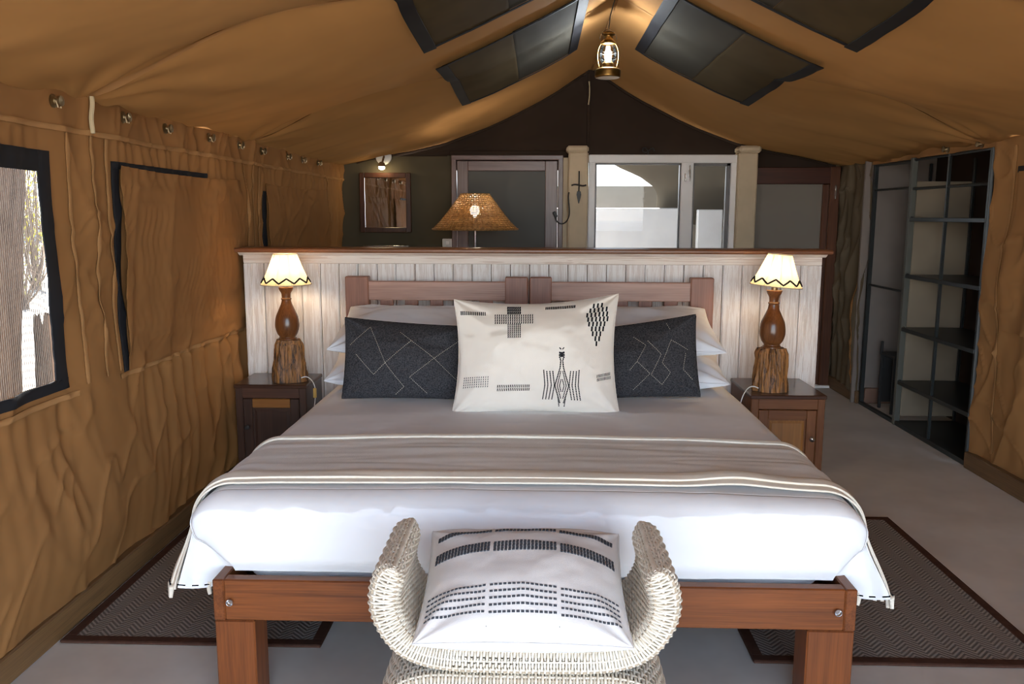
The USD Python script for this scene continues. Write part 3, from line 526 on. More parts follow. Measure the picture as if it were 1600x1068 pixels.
def wrinkle(x, y, z, seed, a, s=5.0):
    r = 1 - np.abs(2 * nz(x * s, y * s, z * s, s=1.0, o=3, seed=seed)) * 2
    return a * (nz(x * s * 0.6, y * s * 0.6, z * s * 0.6, s=1.0, o=3, seed=seed + 1) + 0.35 * np.clip(r, 0, 1) ** 4)
def rounded(c, h, r, n, puff=0.0, seed=0, wr=0.0):
    """Rounded block with centre c and half sizes h, meshed finely; puff swells its sides."""
    vs, fs, o = [], [], 0
    for ax in range(3):
        for sg in (-1, 1):
            a, b = [(1, 2), (2, 0), (0, 1)][ax]; na, nb = max(2, int(2 * h[a] / n)), max(2, int(2 * h[b] / n))
            A, B = np.meshgrid(np.linspace(-1, 1, na + 1), np.linspace(-1, 1, nb + 1), indexing='ij')
            p = np.zeros(A.shape + (3,)); p[..., ax] = sg; p[..., a] = A; p[..., b] = B; p = p.reshape(-1, 3) * h
            idx = np.arange(len(p)).reshape(na + 1, nb + 1); q = np.stack([idx[:-1, :-1], idx[1:, :-1], idx[1:, 1:], idx[:-1, 1:]], -1).reshape(-1, 4)
            if sg < 0: q = q[:, ::-1]
            vs.append(p); fs.append(np.vstack([q[:, [0, 1, 2]], q[:, [0, 2, 3]]]) + o); o += len(p)
    v, f = np.vstack(vs), np.vstack(fs); h = np.asarray(h, float); inner = np.clip(v, -(h - r), h - r); d = v - inner; L = np.linalg.norm(d, axis=1, keepdims=True); nrm = d / np.maximum(L, 1e-9)
    p = inner + nrm * r
    if puff:
        u = p / h; p = p + nrm * puff * ((1 - u[:, [0]] ** 2).clip(0) * (1 - u[:, [1]] ** 2).clip(0) + (1 - u[:, [0]] ** 2).clip(0) * (1 - u[:, [2]] ** 2).clip(0) * np.abs(nrm[:, [1]]))
    w = p + np.asarray(c, float)
    if wr: w = w + nrm * wrinkle(w[:, 0], w[:, 1], w[:, 2], seed, wr)[:, None]
    t = trimesh.Trimesh(w, f, process=False); t.merge_vertices(digits_vertex=5)
    return t
MX, MHX = -0.035, 0.975                                                   # middle and half width of the bedding
matt = obj('mattress', rounded((MX + 0.02, 3.545, 0.508), (0.945, 1.03, 0.156), 0.09, 0.028, 0.0, 5, 0.012), LINEN, None, smooth=True, label='thick white mattress under a white sheet on the teak bed', cat='mattress')

def drape(sx, y, hem, r=0.10, half=0.97, lift=0.0, flare=0.0):
    """Across the bed: flat on top, round over the edge, then hanging; sx is the signed length from the middle."""
    a = np.abs(sx); s = np.sign(sx); flat = half - r; arc = r * PI / 2
    t = np.clip(a - flat, 0, arc) / r; down = np.clip(a - flat - arc, 0, None)
    x = s * (np.minimum(a, flat) + (r + lift) * np.sin(t) + flare * down); z = 0.685 + lift - (r + lift) * (1 - np.cos(t)) - down
    return x + MX, z
def bedtop(x, y): return 0.010 * nz(x * 1.2, y * 1.5, 0 * x, s=1.5, o=3, seed=71) - 0.012 * ((x - MX) / 1.0) ** 2
dv = thing('duvet', 'white bed sheet covering the mattress and hanging over both sides', 'bed sheet', (MX, 3.4, 0.3))
HALF, RAD, FLARE, YFE = 1.068, 0.12, 0.28, 2.535
def hem_wave(S_, Yy, hang, amp, seed):
    w = smooth(0.0, 0.22, hang)
    return np.sign(S_) * w * (amp * np.sin(2 * PI * Yy * 3.1 + 1.0 + S_) + 1.4 * amp * nz(Yy * 2.2, S_, 0 * Yy, s=1.5, seed=seed)), w
def cover_at(S_, Yy, lift=0.004, seed=73):
    hang = np.clip(np.abs(S_) - (HALF - RAD + RAD * PI / 2), 0, None); xx, zz = drape(S_, Yy, 0.3, RAD, HALF, lift, FLARE); fx, w = hem_wave(S_, Yy, hang, 0.022, seed)
    zz = zz + bedtop(xx, Yy) * (1 - w) + wrinkle(xx, Yy, zz, 75, 0.005, 4.0)
    return np.stack([xx + fx, Yy - 0.05 * w * np.exp(-(Yy - YFE) / 0.10), zz], -1)
S_, Yy = np.meshgrid(np.linspace(-1.335, 1.335, 200), np.linspace(YFE, 4.45, 150), indexing='ij')
obj('cover', grid(cover_at(S_, Yy), 0.006), LINEN, dv, smooth=True)
# front panel: over the front edge and tucked behind the rail
SF = HALF - RAD + RAD * PI / 2 * 0.75; S1 = np.linspace(-SF, SF, 160); top = cover_at(S1, np.full_like(S1, YFE))
Tf = np.linspace(0, 1, 46)[None, :]; th = np.clip(Tf / 0.34, 0, 1) * PI / 2; r0 = 0.075; dn = np.clip(Tf - 0.34, 0, 1) / 0.66
zc = top[:, 2:3] - np.minimum(r0, (top[:, 2:3] - 0.45)) * (1 - np.cos(th)); zf = zc + (0.424 - zc) * smooth(0, 1, dn) * 0.35 + (0.424 - zc) * dn * 0.65
xf = top[:, 0:1] + ((MX + 0.02 + np.sign(S1)[:, None] * np.minimum(np.abs(top[:, 0:1] - MX), 0.945)) - top[:, 0:1]) * smooth(0.15, 1, Tf)
sd_ = np.clip((np.abs(S1)[:, None] - (SF - 0.16)) / 0.16, 0, 1)
yf_ = YFE - r0 * np.sin(th) + 0.03 * smooth(0.75, 1, Tf) + 0.055 * (1 - np.sqrt(np.clip(1 - sd_ ** 2, 0, 1))) * smooth(0.0, 0.5, Tf)
sw = 0.016 * np.sin(PI * np.clip((Tf - 0.25) / 0.75, 0, 1)) + wrinkle(xf, yf_, zf, 79, 0.010, 4.0) * smooth(0, 0.2, Tf)
FP = np.stack([xf, yf_ - sw, zf + 0.006 * nz(xf * 6, 0 * xf, 0 * xf, s=1, seed=80) * Tf], -1)
obj('front_panel', grid(FP, 0.006, flip=True), LINEN, dv, smooth=True)
for e, sg in ((0, -1), (-1, 1)):                                          # corner fold between the front panel and each hanging side
    E1 = FP[e]; E2 = cover_at(sg * np.linspace(SF, 1.335, 46), np.full(46, YFE)); m = smooth(0, 0.5, np.linspace(0, 1, 46))[:, None]
    q = np.linspace(0, 1, 14)[None, :, None]; M_ = (E1 + E2) / 2 + m * [-sg * 0.015, 0.09, 0.01] - [0, 0, 0.11] * smooth(0.6, 1, np.linspace(0, 1, 46))[:, None]
    Gs = (1 - q) ** 2 * E1[:, None] + 2 * q * (1 - q) * M_[:, None] + q ** 2 * E2[:, None]
    obj('corner_fold', grid(Gs, 0.004, flip=sg > 0), LINEN, dv, smooth=True)
    hm = Gs[-3, 4:] + [0, -0.004, 0]
    obj('hem_stitching', cat_([tube(hm[k:k + 2] * 1.0, 0.0028, 5) for k in range(0, 9, 2)]), THREAD_B, dv)
    obj('tassel', cat_([tube(spline([Gs[-1, k] + [0, 0, .02], Gs[-1, k] + [sg * .004, 0, -.008], Gs[-1, k] + [0, -.004, -.026]], 6), np.linspace(.011, .006, 6), 7) for k in (4, 6, 8)]), THROW_EDGE, dv, smooth=True)

thr = thing('throw', 'beige wool throw with cream folded edge and fringed hems laid across the bed', 'blanket', (MX, 2.85, 0.3))
def throw_sheet(y0, y1, lift, half_len, ny, seed, amp, fold=0.0, thick=0.008):
    S_, T = np.meshgrid(np.linspace(-half_len, half_len, 260), np.linspace(0, 1, ny), indexing='ij')
    wob0 = 0.016 * nz(S_ * 1.3, 0 * S_, 0 * S_, s=1.2, o=2, seed=seed) ; wob1 = 0.03 * nz(S_ * 1.3, 0 * S_ + 3, 0 * S_, s=1.2, o=2, seed=seed + 1)
    a = np.abs(S_); hang = np.clip(a - (HALF - RAD + RAD * PI / 2), 0, None); w = smooth(0, 0.22, hang)
    Yy = y0 + wob0 + (y1 + wob1 - y0 - wob0) * T
    xx, zz = drape(S_, Yy, 0.3, RAD, HALF, lift, FLARE)
    fx, w = hem_wave(S_, Yy, hang, 0.022, 73); fx = fx + np.sign(S_) * w * 0.010 * np.sin(2 * PI * Yy * 6.2 + 0.6)
    Yy = Yy - 0.05 * w * np.exp(-np.abs(Yy - YFE) / 0.10)
    rid = amp * (nz(S_ * 0.9, Yy * 9, 0 * S_, s=1.0, o=3, seed=seed + 3) + 0.5 * nz(S_ * 2.5, Yy * 16, 0 * S_, s=1.0, o=2, seed=seed + 4))
    zz = zz + bedtop(xx, Yy) * (1 - w) + np.abs(rid) * (1 - w) + 0.016 * bump1(S_, 0.68, 0.12) * bump1(Yy, 2.62, 0.09)
    zz = zz + 0.010 * fold * np.sin(PI * T) - 0.003
    return grid(np.stack([xx + fx, Yy, zz], -1), thick), (xx + fx, Yy, zz)
ms, _ = throw_sheet(2.60, 3.11, 0.022, 1.37, 60, 81, 0.016)
obj('blanket', ms, THROW, thr, smooth=True)
ms, _ = throw_sheet(2.585, 2.655, 0.030, 1.365, 18, 81, 0.012, 0.5, 0.007)
obj('folded_edge', ms, THROW_EDGE, thr, smooth=True)
ms, _ = throw_sheet(2.562, 2.635, 0.022, 1.36, 14, 84, 0.010, 0.3, 0.006)
obj('folded_edge', ms, THROW_EDGE, thr, smooth=True)
ms, _ = throw_sheet(3.085, 3.12, 0.028, 1.35, 8, 82, 0.006, 0.6, 0.008)
obj('folded_edge', ms, THROW_EDGE, thr, smooth=True)
_, (ax, ay, az) = throw_sheet(2.58, 2.85, 0.024, 1.372, 40, 81, 0.008)
for s in (0, -1):
    tas, dash = [], []
    for k in range(0, 40, 3):
        p = np.array([ax[s, k], ay[s, k], az[s, k]]); sg = -1 if s == 0 else 1
        q = spline([p + (0, 0, .02), p + (sg * 0.004, 0.003, -0.008), p + (sg * 0.003, -0.004, -0.020 - 0.010 * (k % 2))], 8)
        tas.append(tube(q, np.linspace(0.010, 0.006, 8), 7))
    for k in range(0, 38, 2):
        p = np.array([ax[s, k], ay[s, k], az[s, k]]); e = np.array([ax[s, k + 1], ay[s, k + 1], az[s, k + 1]]); o = np.array([(-1 if s == 0 else 1) * 0.004, 0, 0.024])
        dash.append(tube([p + o, e + o], 0.003, 5))
        o2 = np.array([(1 if s == 0 else -1) * 0.012, 0, 0.024]); dash.append(tube([p + o2, e + o2], 0.003, 5))
    obj('fringe', cat_(tas), THROW_EDGE, thr, smooth=True)
    obj('hem_stitching', cat_(dash), THREAD_B, thr)

# ------------------------------------------------------------------ pillows and cushions
class Pillow:
    """A stuffed cushion: u, v from -1 to 1 across and up its face; ears at the corners."""
    def __init__(s, w, h, t, M, seed=0, ear=0.06, wr=0.006, skew=(0, 0, 0, 0), sag=0.0):
        s.w, s.h, s.t, s.M, s.seed, s.ear, s.wr, s.skew, s.sag = w, h, t, np.asarray(M, float), seed, ear, wr, skew, sag
    def at(s, u, v, side=1, off=0.0):
        u, v = np.broadcast_arrays(np.asarray(u, float), np.asarray(v, float))
        x = s.w / 2 * u * (1 - s.ear * (1 - v ** 2) * np.abs(u)); y = s.h / 2 * v * (1 - s.ear * 1.2 * (1 - u ** 2) * np.abs(v))
        k = s.skew; y = y + k[0] * (1 - u) * (1 + v) / 4 + k[1] * (1 + u) * (1 + v) / 4 - s.sag * (1 - u ** 2) * np.clip(v, 0, 1)
        b = (np.clip(1 - u ** 2, 0, 1) ** 0.55) * (np.clip(1 - v ** 2, 0, 1) ** 0.55)
        z = s.t / 2 * b * (1 - 0.12 * v)
        cw = np.clip(1 - ((1 - np.abs(u)) ** 2 + (1 - np.abs(v)) ** 2) / 0.5, 0, 1)
        z = z + b ** 0.5 * (s.wr * 2 * nz(u * 2, v * 2, 0 * u, s=1.2, o=3, seed=s.seed + (0 if side > 0 else 9)) + s.wr * cw * np.sin(9 * np.arctan2(1.02 - np.abs(v), 1.02 - np.abs(u)) + s.seed))
        P = np.stack([x, y, side * (z + 0.004 + off)], -1)
        return P @ s.M[:3, :3].T + s.M[:3, 3]
    def mesh(s, n=64):
        c = np.sin(np.linspace(-PI / 2, PI / 2, n)); U, V = np.meshgrid(c, c, indexing='ij')
        a = grid(s.at(U, V, 1)); b = grid(s.at(U, V, -1), flip=True)
        e = [np.stack([s.at(np.full(n, k) if ax == 0 else c, c if ax == 0 else np.full(n, k), sd) for sd in (1, -1)], 1) for ax in (0, 1) for k in (-1, 1)]
        return cat_([a, b] + [grid(q) for q in e] + [grid(q, flip=True) for q in e])
    def piping(s, r=0.004):
        c = np.linspace(-1, 1, 60); o = np.ones(60)
        uv = np.vstack([np.stack([c, -o], 1), np.stack([o, c], 1)[1:], np.stack([-c, o], 1)[1:], np.stack([-o, -c], 1)[1:-1]])
        P = (s.at(uv[:, 0], uv[:, 1], 1) + s.at(uv[:, 0], uv[:, 1], -1)) / 2
        return tube(P, r, 6, closed=True)
    def stitch(s, segs, off=0.0012, h=0.0015):
        """Raised stitches; each a thin block from (u0, v0) to (u1, v1) with half width w in metres."""
        A = np.array([q[:4] for q in segs], float); W = np.array([q[4] for q in segs], float)
        d = np.stack([(A[:, 2] - A[:, 0]) * s.w / 2, (A[:, 3] - A[:, 1]) * s.h / 2], 1); d /= np.maximum(np.linalg.norm(d, axis=1, keepdims=True), 1e-9)
        nu, nv = -d[:, 1] * W / (s.w / 2), d[:, 0] * W / (s.h / 2)
        c = [(A[:, 0] + nu, A[:, 1] + nv), (A[:, 0] - nu, A[:, 1] - nv), (A[:, 2] - nu, A[:, 3] - nv), (A[:, 2] + nu, A[:, 3] + nv)]
        L = np.stack([s.at(a, b, 1, off - 0.002) for a, b in c], 1); T_ = np.stack([s.at(a, b, 1, off + h) for a, b in c], 1)
        V = np.concatenate([L, T_], 1); N = len(A); o = np.arange(N)[:, None, None] * 8
        q = np.array([[4, 5, 6, 7], [0, 1, 5, 4], [1, 2, 6, 5], [2, 3, 7, 6], [3, 0, 4, 7], [3, 2, 1, 0]])
        return tri((V.reshape(-1, 3), (q[None] + o).reshape(-1, 4)))
def frame(c, lean, yaw=0.0, roll=0.0):
    """Cushion facing the foot of the bed: its face leans back by lean degrees."""
    T = trimesh.transformations; R = T.rotation_matrix(math.radians(yaw), [0, 0, 1]) @ T.rotation_matrix(math.radians(90 - lean), [1, 0, 0]) @ T.rotation_matrix(math.radians(roll), [0, 0, 1])
    R[:3, 3] = c; return R
for nm, c, y0, lab in (('sleeping_pillow', (-0.725, 4.27, 0.772), 4, 'white sleeping pillow at the bottom of the left pair behind charcoal cushion'), ('sleeping_pillow', (-0.70, 4.31, 0.962), -3, 'white sleeping pillow on top of the left pair behind charcoal cushion'),
                       ('sleeping_pillow', (0.61, 4.27, 0.772), -4, 'white sleeping pillow at the bottom of the right pair behind charcoal cushion'), ('sleeping_pillow', (0.58, 4.31, 0.962), 3, 'white sleeping pillow on top of the right pair behind charcoal cushion')):
    p = Pillow(0.69, 0.48, 0.165, frame(c, 82 if c[2] < .9 else 70, y0), seed=int(abs(c[0]) * 100) + int(c[2] * 50), ear=0.05, wr=0.014)
    t = thing(nm, lab, 'pillow', c, group='white sleeping pillows')
    obj('case', p.mesh(56), LINEN_P, t, smooth=True)
    obj('seam', p.piping(0.003), LINEN_P, t, smooth=True)

def dotted(P, step=0.0085, fill=0.6, w=0.0011, wd=1.0, hg=1.0):
    out = []
    for (a, b), (c, d) in zip(P[:-1], P[1:]):
        L = math.hypot((c - a) * wd / 2, (d - b) * hg / 2); n = max(1, int(L / step))
        for k in range(n):
            t0, t1 = k / n, (k + fill) / n; out.append((a + (c - a) * t0, b + (d - b) * t0, a + (c - a) * t1, b + (d - b) * t1, w))
    return out
# charcoal cushions
LD = [[(-.91, .30), (-.57, .79), (-.30, -.13), (.10, .49)], [(-.09, .71), (.47, .04), (.97, -.73)], [(.91, .64), (.47, .04), (.09, -.48), (.36, -.90)], [(-.30, -.13), (0, -.73), (-.15, -.95)], [(-.30, -.13), (-.48, -.43), (-.80, .08)], [(.83, -.45), (.98, -.2)]]
pL = Pillow(0.60, 0.345, 0.135, frame((-0.617, 3.855, 0.862), 17, 0, 0), seed=3, ear=0.035, wr=0.006, skew=(0.04, 0, 0, 0))
pR = Pillow(0.585, 0.345, 0.135, frame((0.47, 3.905, 0.866), 17, 0, 2.0), seed=8, ear=0.035, wr=0.006, skew=(-0.02, 0.045, 0, 0))
RD = [[(-.05, .6), (.14, .33), (-.02, -.08), (.18, -.42), (-.1, -.85)], [(.17, .45), (.38, .06), (.2, -.45), (.37, -.72), (.52, -.42), (.39, -.16), (.56, .41), (.85, .12)], [(-.14, -.3), (-.02, -.08)], [(.55, .7), (.5, .9)], [(.80, .05), (.74, -.35), (.9, -.62)]]
for p, D, lab in ((pL, LD, 'charcoal lumbar cushion with pale diamond stitching, left of the embroidered cushion'), (pR, RD, 'charcoal lumbar cushion with pale diamond stitching, right of the embroidered cushion')):
    t = thing('charcoal_cushion', lab, 'cushion', p.M[:3, 3], group='charcoal cushions')
    obj('cover', p.mesh(72), CHARCOAL, t, smooth=True); obj('piping', p.piping(0.0035), CHARCOAL, t, smooth=True)
    obj('stitching', p.stitch(sum((dotted(l, 0.0085, 0.6, 0.0011, p.w, p.h) for l in D), [])), THREAD_W, t, kind='stuff', label='pale dotted diamond stitching')
# cream embroidered cushion
pC = Pillow(0.75, 0.525, 0.19, frame((-0.005, 3.70, 0.915), 17, 2, -0.5), seed=5, ear=0.075, wr=0.008, skew=(0.0, 0.035, 0, 0), sag=0.012)
def block(u0, u1, v0, v1, nu, nv, w, fv=0.75, tilt=0.0):
    """Rows and columns of short upright stitches."""
    o = []
    for i in range(nu):
        for j in range(nv):
            u = u0 + (u1 - u0) * (i + 0.5) / nu; a = v0 + (v1 - v0) * j / nv; b = a + (v1 - v0) / nv * fv
            o.append((u, a + tilt * (i / nu), u + 0.004, b + tilt * (i / nu), w))
    return o
e = block(-.36, -.19, .28, .56, 7, 7, .0021, .86) + block(-.52, -.04, .55, .75, 18, 4, .0020, .86) + block(-.36, -.19, .75, .93, 7, 3, .0036, .9)
e += block(-.95, -.62, .72, .79, 14, 1, .0022, 1) + block(.10, .47, .84, .90, 17, 1, .0028, 1)
e += block(-.48, -.08, -.64, -.52, 18, 2, .0016, .8, 0.0)
e2 = block(-.92, -.58, -.56, -.36, 12, 5, .0015, .6) + block(.74, .94, -.46, -.34, 10, 2, .0016, .8, 0.06)
for j in range(9):                                                        # chequered fan in the corner
    v = .84 - j * .085; n = [3, 5, 6, 6, 5, 4, 3, 2, 1][j]
    for i in range(n):
        u = .75 + (i - (n - 1) / 2) * .052 + (.012 if j % 2 else 0); e.append((u - .002, v - .042, u + .002, v + .040, .0042))
cx, up = .30, -.10
def L2(pts, w=.0021): return dotted([(cx + a, b) for a, b in pts], 0.0075, 0.78, w, .75, .545)
for s in (-1, 1):
    e += L2([(s * .025, .02), (s * .03, -.06), (s * .012, -.12), (s * .02, -.24), (s * .085, -.55), (s * .02, -.86)], .0028) + L2([(s * .008, .06), (s * .035, .10)], .0022)
    e += L2([(s * .012, -.30), (s * .055, -.55), (s * .012, -.78)]) + L2([(s * .008, -.44), (s * .028, -.55), (s * .008, -.66)]) + L2([(s * .05, -.72), (s * .03, -.92)])
    for k in range(4):
        o_ = .075 + .036 * k; e += L2([(s * (o_ + .035), -.30 + (.02 if k == 3 else 0)), (s * (o_ + (.015 if k < 2 else .02)), -.54), (s * (o_ + .045), -.80)], .0024)
e += [(cx - .02, -.01, cx + .02, -.01, .006), (cx - .02, -.045, cx + .02, -.045, .006)]
t = thing('embroidered_cushion', 'large cream cushion with black tribal embroidery in front of the charcoal cushions', 'cushion', pC.M[:3, 3])
obj('cover', pC.mesh(80), CREAM, t, smooth=True); obj('piping', pC.piping(0.0035), CREAM, t, smooth=True)
obj('embroidery', pC.stitch(e), THREAD_B, t, kind='stuff', label='black stitched cross, fan and figure')
obj('embroidery', pC.stitch(e2), THREAD_G, t, kind='stuff', label='fine grey stitched dashes')

# ================================================================== NIGHTSTANDS AND BEDSIDE LAMPS
def nightstand(lab, x0, x1, yf, yb, zt, body, rail, top, panel, panelx, knob_side, knob, skew=0.0):
    t = thing('nightstand', lab, 'nightstand', ((x0 + x1) / 2, (yf + yb) / 2, 0), group='bedside nightstands')
    obj('top', box(x0 - 0.006, x1 + 0.006, yf - 0.008, yb, zt - 0.022, zt, 0.005), top, t)
    for a, b in ((x0, x0 + 0.02), (x1 - 0.02, x1)): obj('side_panel', box(a, b, yf + 0.012, yb, 0.03, zt - 0.02, 0.003), body, t)
    obj('back_panel', box(x0 + 0.01, x1 - 0.01, yb - 0.014, yb - 0.002, 0.05, zt - 0.02), body, t)
    obj('bottom_panel', box(x0 + 0.01, x1 - 0.01, yf + 0.02, yb - 0.01, 0.06, 0.08), body, t)
    for a, b in ((x0, x0 + 0.04), (x1 - 0.04, x1)): obj('front_stile', box(a, b, yf, yf + 0.022, 0.0, zt - 0.02, 0.004), body, t)
    for a, b in ((x0, x0 + 0.04), (x1 - 0.04, x1)): obj('rear_leg', box(a, b, yb - 0.03, yb - 0.001, 0.0, 0.1, 0.004), body, t)
    obj('front_rail', box(x0 + 0.038, x1 - 0.038, yf + 0.001, yf + 0.02, zt - 0.078, zt - 0.02, 0.003), rail, t)
    obj('front_rail', box(x0 + 0.038, x1 - 0.038, yf + 0.001, yf + 0.02, 0.06, 0.13, 0.003), rail, t)
    a, b, z0, z1 = x0 + 0.042, x1 - 0.042, 0.133, zt - 0.081; w = 0.05
    d = obj('door', box(a, b, yf + 0.012, yf + 0.02, z0, z1, 0.002), body, t)
    for p, q in ((a, a + w), (b - w, b)): obj('door_stile', box(p, q, yf + 0.001, yf + 0.018, z0, z1, 0.003), body, d)
    obj('door_rail', box(a + w, b - w, yf + 0.002, yf + 0.018, z1 - w, z1, 0.003), panelx, d); obj('door_rail', box(a + w, b - w, yf + 0.002, yf + 0.018, z0, z0 + w, 0.003), rail, d)
    P = [(x, yf + 0.016, z) for x in (a + w, b - w) for z in (z0 + w, z1 - w)] + [(x, yf + 0.006, z) for x in (a + w + .022, b - w - .022) for z in (z0 + w + .022, z1 - w - .022)] + [(x, yf + 0.018, z) for x in (a + w, b - w) for z in (z0 + w, z1 - w)]
    obj('door_panel', hull(P), panel, d, label='raised honey coloured door panel' if panel is HONEY_Z else None)
    kx = b - 0.022 if knob_side > 0 else a + 0.022
    obj('knob', lathe([(0.0, -0.028), (0.008, -0.0275), (0.014, -0.022), (0.014, -0.016), (0.006, -0.010), (0.006, 0.002)], (kx, yf, 0.395), 18, 'y'), knob, d, smooth=40, label='round metal knob')
    return t
nightstand('dark wood nightstand left of the bed with an orange streak on its door', -1.655, -1.262, 4.42, 4.752, 0.632, NIGHT_D, NIGHT_DX, NIGHT_TOP, NIGHT_D, HONEY_X, -1, IRON)
nightstand('reddish wood nightstand right of the bed with honey coloured door panel', 1.122, 1.506, 4.295, 4.755, 0.626, NIGHT_R, NIGHT_RX, NIGHT_TOP, HONEY_Z, NIGHT_RX, 1, STEEL)

def bedside_lamp(lab, c, zt, hb, rb, seed, prof, sh_c, sh_z0, sh_z1, r0, r1, tilt, cord, sw, swm):
    t = thing('table_lamp', lab, 'lamp', (*c, zt), group='bedside lamps')
    th = np.linspace(0, 2 * PI, 97)[:-1]; zz = np.linspace(0, 1, 40); TH, Z = np.meshgrid(th, zz, indexing='ij')
    sq = 1 / np.maximum(np.abs(np.cos(TH)) ** 4 + np.abs(np.sin(TH)) ** 4, 1e-6) ** 0.25
    rr = rb * (0.80 + 0.20 * (sq - 0.3)) * (1.08 - 0.14 * Z - 0.12 * smooth(0.86, 1, Z)) + 0.050 * nz(np.cos(TH) * 1.6, np.sin(TH) * 1.6, Z * 0.9, s=1.3, o=5, seed=seed) - 0.016 * (1 - np.abs(2 * nz(np.cos(TH) * 3.2, np.sin(TH) * 3.2, Z * 0.5, s=1.2, o=2, seed=seed + 31))) ** 10 + 0.010 * nz(np.cos(TH) * 7, np.sin(TH) * 7, Z * 1.2, s=1.5, o=2, seed=seed + 41)
    P = np.stack([c[0] + rr * np.cos(TH), c[1] + 0.85 * rr * np.sin(TH), zt + 0.001 + hb * Z + 0.012 * smooth(0.8, 1, Z) * nz(np.cos(TH) * 2, np.sin(TH) * 2, 0 * Z, s=1, seed=seed + 5)], -1)
    P = np.concatenate([P, P[:1]], 0); v, f = grid(P)
    topc = P[:-1, -1].mean(0) + [0, 0, .004]; botc = P[:-1, 0].mean(0); n0 = len(v); v = np.vstack([v, topc, botc]); i = np.arange(96) * 40
    f = np.vstack([f, np.stack([np.full(96, n0), i + 39, i + 79], 1), np.stack([np.full(96, n0 + 1), i + 40, i], 1)])
    obj('stump_base', (v, f), STUMP, t, smooth=50, label='rough split wood block base')
    zs_ = zt + hb
    obj('turned_stem', lathe(dense(prof, 5), (c[0], c[1], 0), 36), LAMP_WOOD, t, smooth=60, label='turned glossy wood vase stem')
    tl = lambda m: rot(m, [0, 1, 0], tilt, (*sh_c, sh_z0))
    n = 72; a = np.arange(n + 1) * 2 * PI / n; H = np.linspace(0, 1, 14); A, HH = np.meshgrid(a, H, indexing='ij')
    R = (r0 + (r1 - r0) * HH ** 0.85) * (1 + 0.008 * np.cos(10 * A))
    P = np.stack([sh_c[0] + R * np.cos(A), sh_c[1] + R * np.sin(A), sh_z0 + (sh_z1 - sh_z0) * HH + 0 * A], -1)
    sh = obj('shade', tl(grid(P)), SHADE, t, smooth=True, label='pale cloth shade with black zigzag trim')
    zg = np.arange(n * 2 + 1) * 2 * PI / (n * 2); tw = np.abs(((zg * 10 / (2 * PI)) % 1) * 2 - 1); hz = 0.07 + 0.16 * tw
    Rz = (r0 + (r1 - r0) * hz ** 0.85) * (1 + 0.008 * np.cos(10 * zg)) + 0.003
    obj('zigzag_trim', tl(tube(np.stack([sh_c[0] + Rz * np.cos(zg), sh_c[1] + Rz * np.sin(zg), sh_z0 + (sh_z1 - sh_z0) * hz], 1)[:-1], 0.0046, 6, closed=True)), THREAD_B, sh)
    for hh, nm in ((0.0, 'hem'), (1.0, 'top_ring')):
        Rr = r0 if hh == 0 else r1; obj(nm, tl(tube(np.stack([sh_c[0] + Rr * np.cos(a[:-1]), sh_c[1] + Rr * np.sin(a[:-1]), np.full(n, sh_z0 + (sh_z1 - sh_z0) * hh)], 1), 0.0022, 6, closed=True)), THREAD_W, sh)
    for k in range(10):
        aa = 2 * PI * k / 10 + 0.2; obj('seam', tl(tube([(sh_c[0] + (r0 - .001) * math.cos(aa), sh_c[1] + (r0 - .001) * math.sin(aa), sh_z0), (sh_c[0] + (r1 + .45 * (r0 - r1) * .55 - 0.001) * math.cos(aa), sh_c[1] + (r1 + .45 * (r0 - r1) * .55 - .001) * math.sin(aa), sh_z0 + .5 * (sh_z1 - sh_z0)), (sh_c[0] + (r1 - .001) * math.cos(aa), sh_c[1] + (r1 - .001) * math.sin(aa), sh_z1)], 0.0012, 5)), THREAD_W, sh)
    top = prof[-1][1]
    obj('lamp_holder', lathe([(0.0, 0), (0.016, 0), (0.016, 0.03), (0.02, 0.032), (0.02, 0.045), (0.0, 0.045)], (c[0], c[1], top - 0.002), 16), BRASS_D, t, smooth=30)
    obj('bulb', lathe(dense([(0.001, 0.0), (0.013, 0.004), (0.016, 0.02), (0.029, 0.052), (0.027, 0.072), (0.012, 0.086), (0.001, 0.088)], 3), (c[0] + 0.3 * (sh_c[0] - c[0]), c[1], top + 0.042), 14), BULB_WARM, t, smooth=True, label='lit warm bulb')
    cd = obj('cord', tube(spline(cord, 40), 0.003, 6), WHITE_PLASTIC, t, smooth=True, label='thin white cord with inline switch')
    x, y, z = sw; obj('switch', box(x - 0.009, x + 0.009, y - 0.007, y + 0.007, z - 0.028, z + 0.028, 0.004), swm, cd)
profL = [(0.0, .856), (.045, .858), (.050, .872), (.044, .882), (.055, .90), (.066, .945), (.062, .985), (.045, 1.03), (.030, 1.065), (.025, 1.085), (.029, 1.092), (.024, 1.10), (.026, 1.12), (.038, 1.145), (.040, 1.156), (.0, 1.158)]
profR = [(0.0, .845), (.045, .846), (.048, .862), (.042, .874), (.056, .895), (.0675, .94), (.063, .985), (.045, 1.03), (.030, 1.065), (.026, 1.088), (.030, 1.095), (.024, 1.104), (.026, 1.125), (.038, 1.150), (.041, 1.162), (.0, 1.164)]
bedside_lamp('bedside lamp with lit cloth shade on the left nightstand', (-1.385, 4.53), 0.632, 0.232, 0.094, 3, profL, (-1.383, 4.53), 1.172, 1.338, 0.136, 0.064, 0,
             [(-1.30, 4.47, .66), (-1.25, 4.455, .662), (-1.222, 4.44, .63), (-1.215, 4.43, .56), (-1.215, 4.43, .44)], (-1.216, 4.43, .585), GOLD_PLASTIC)
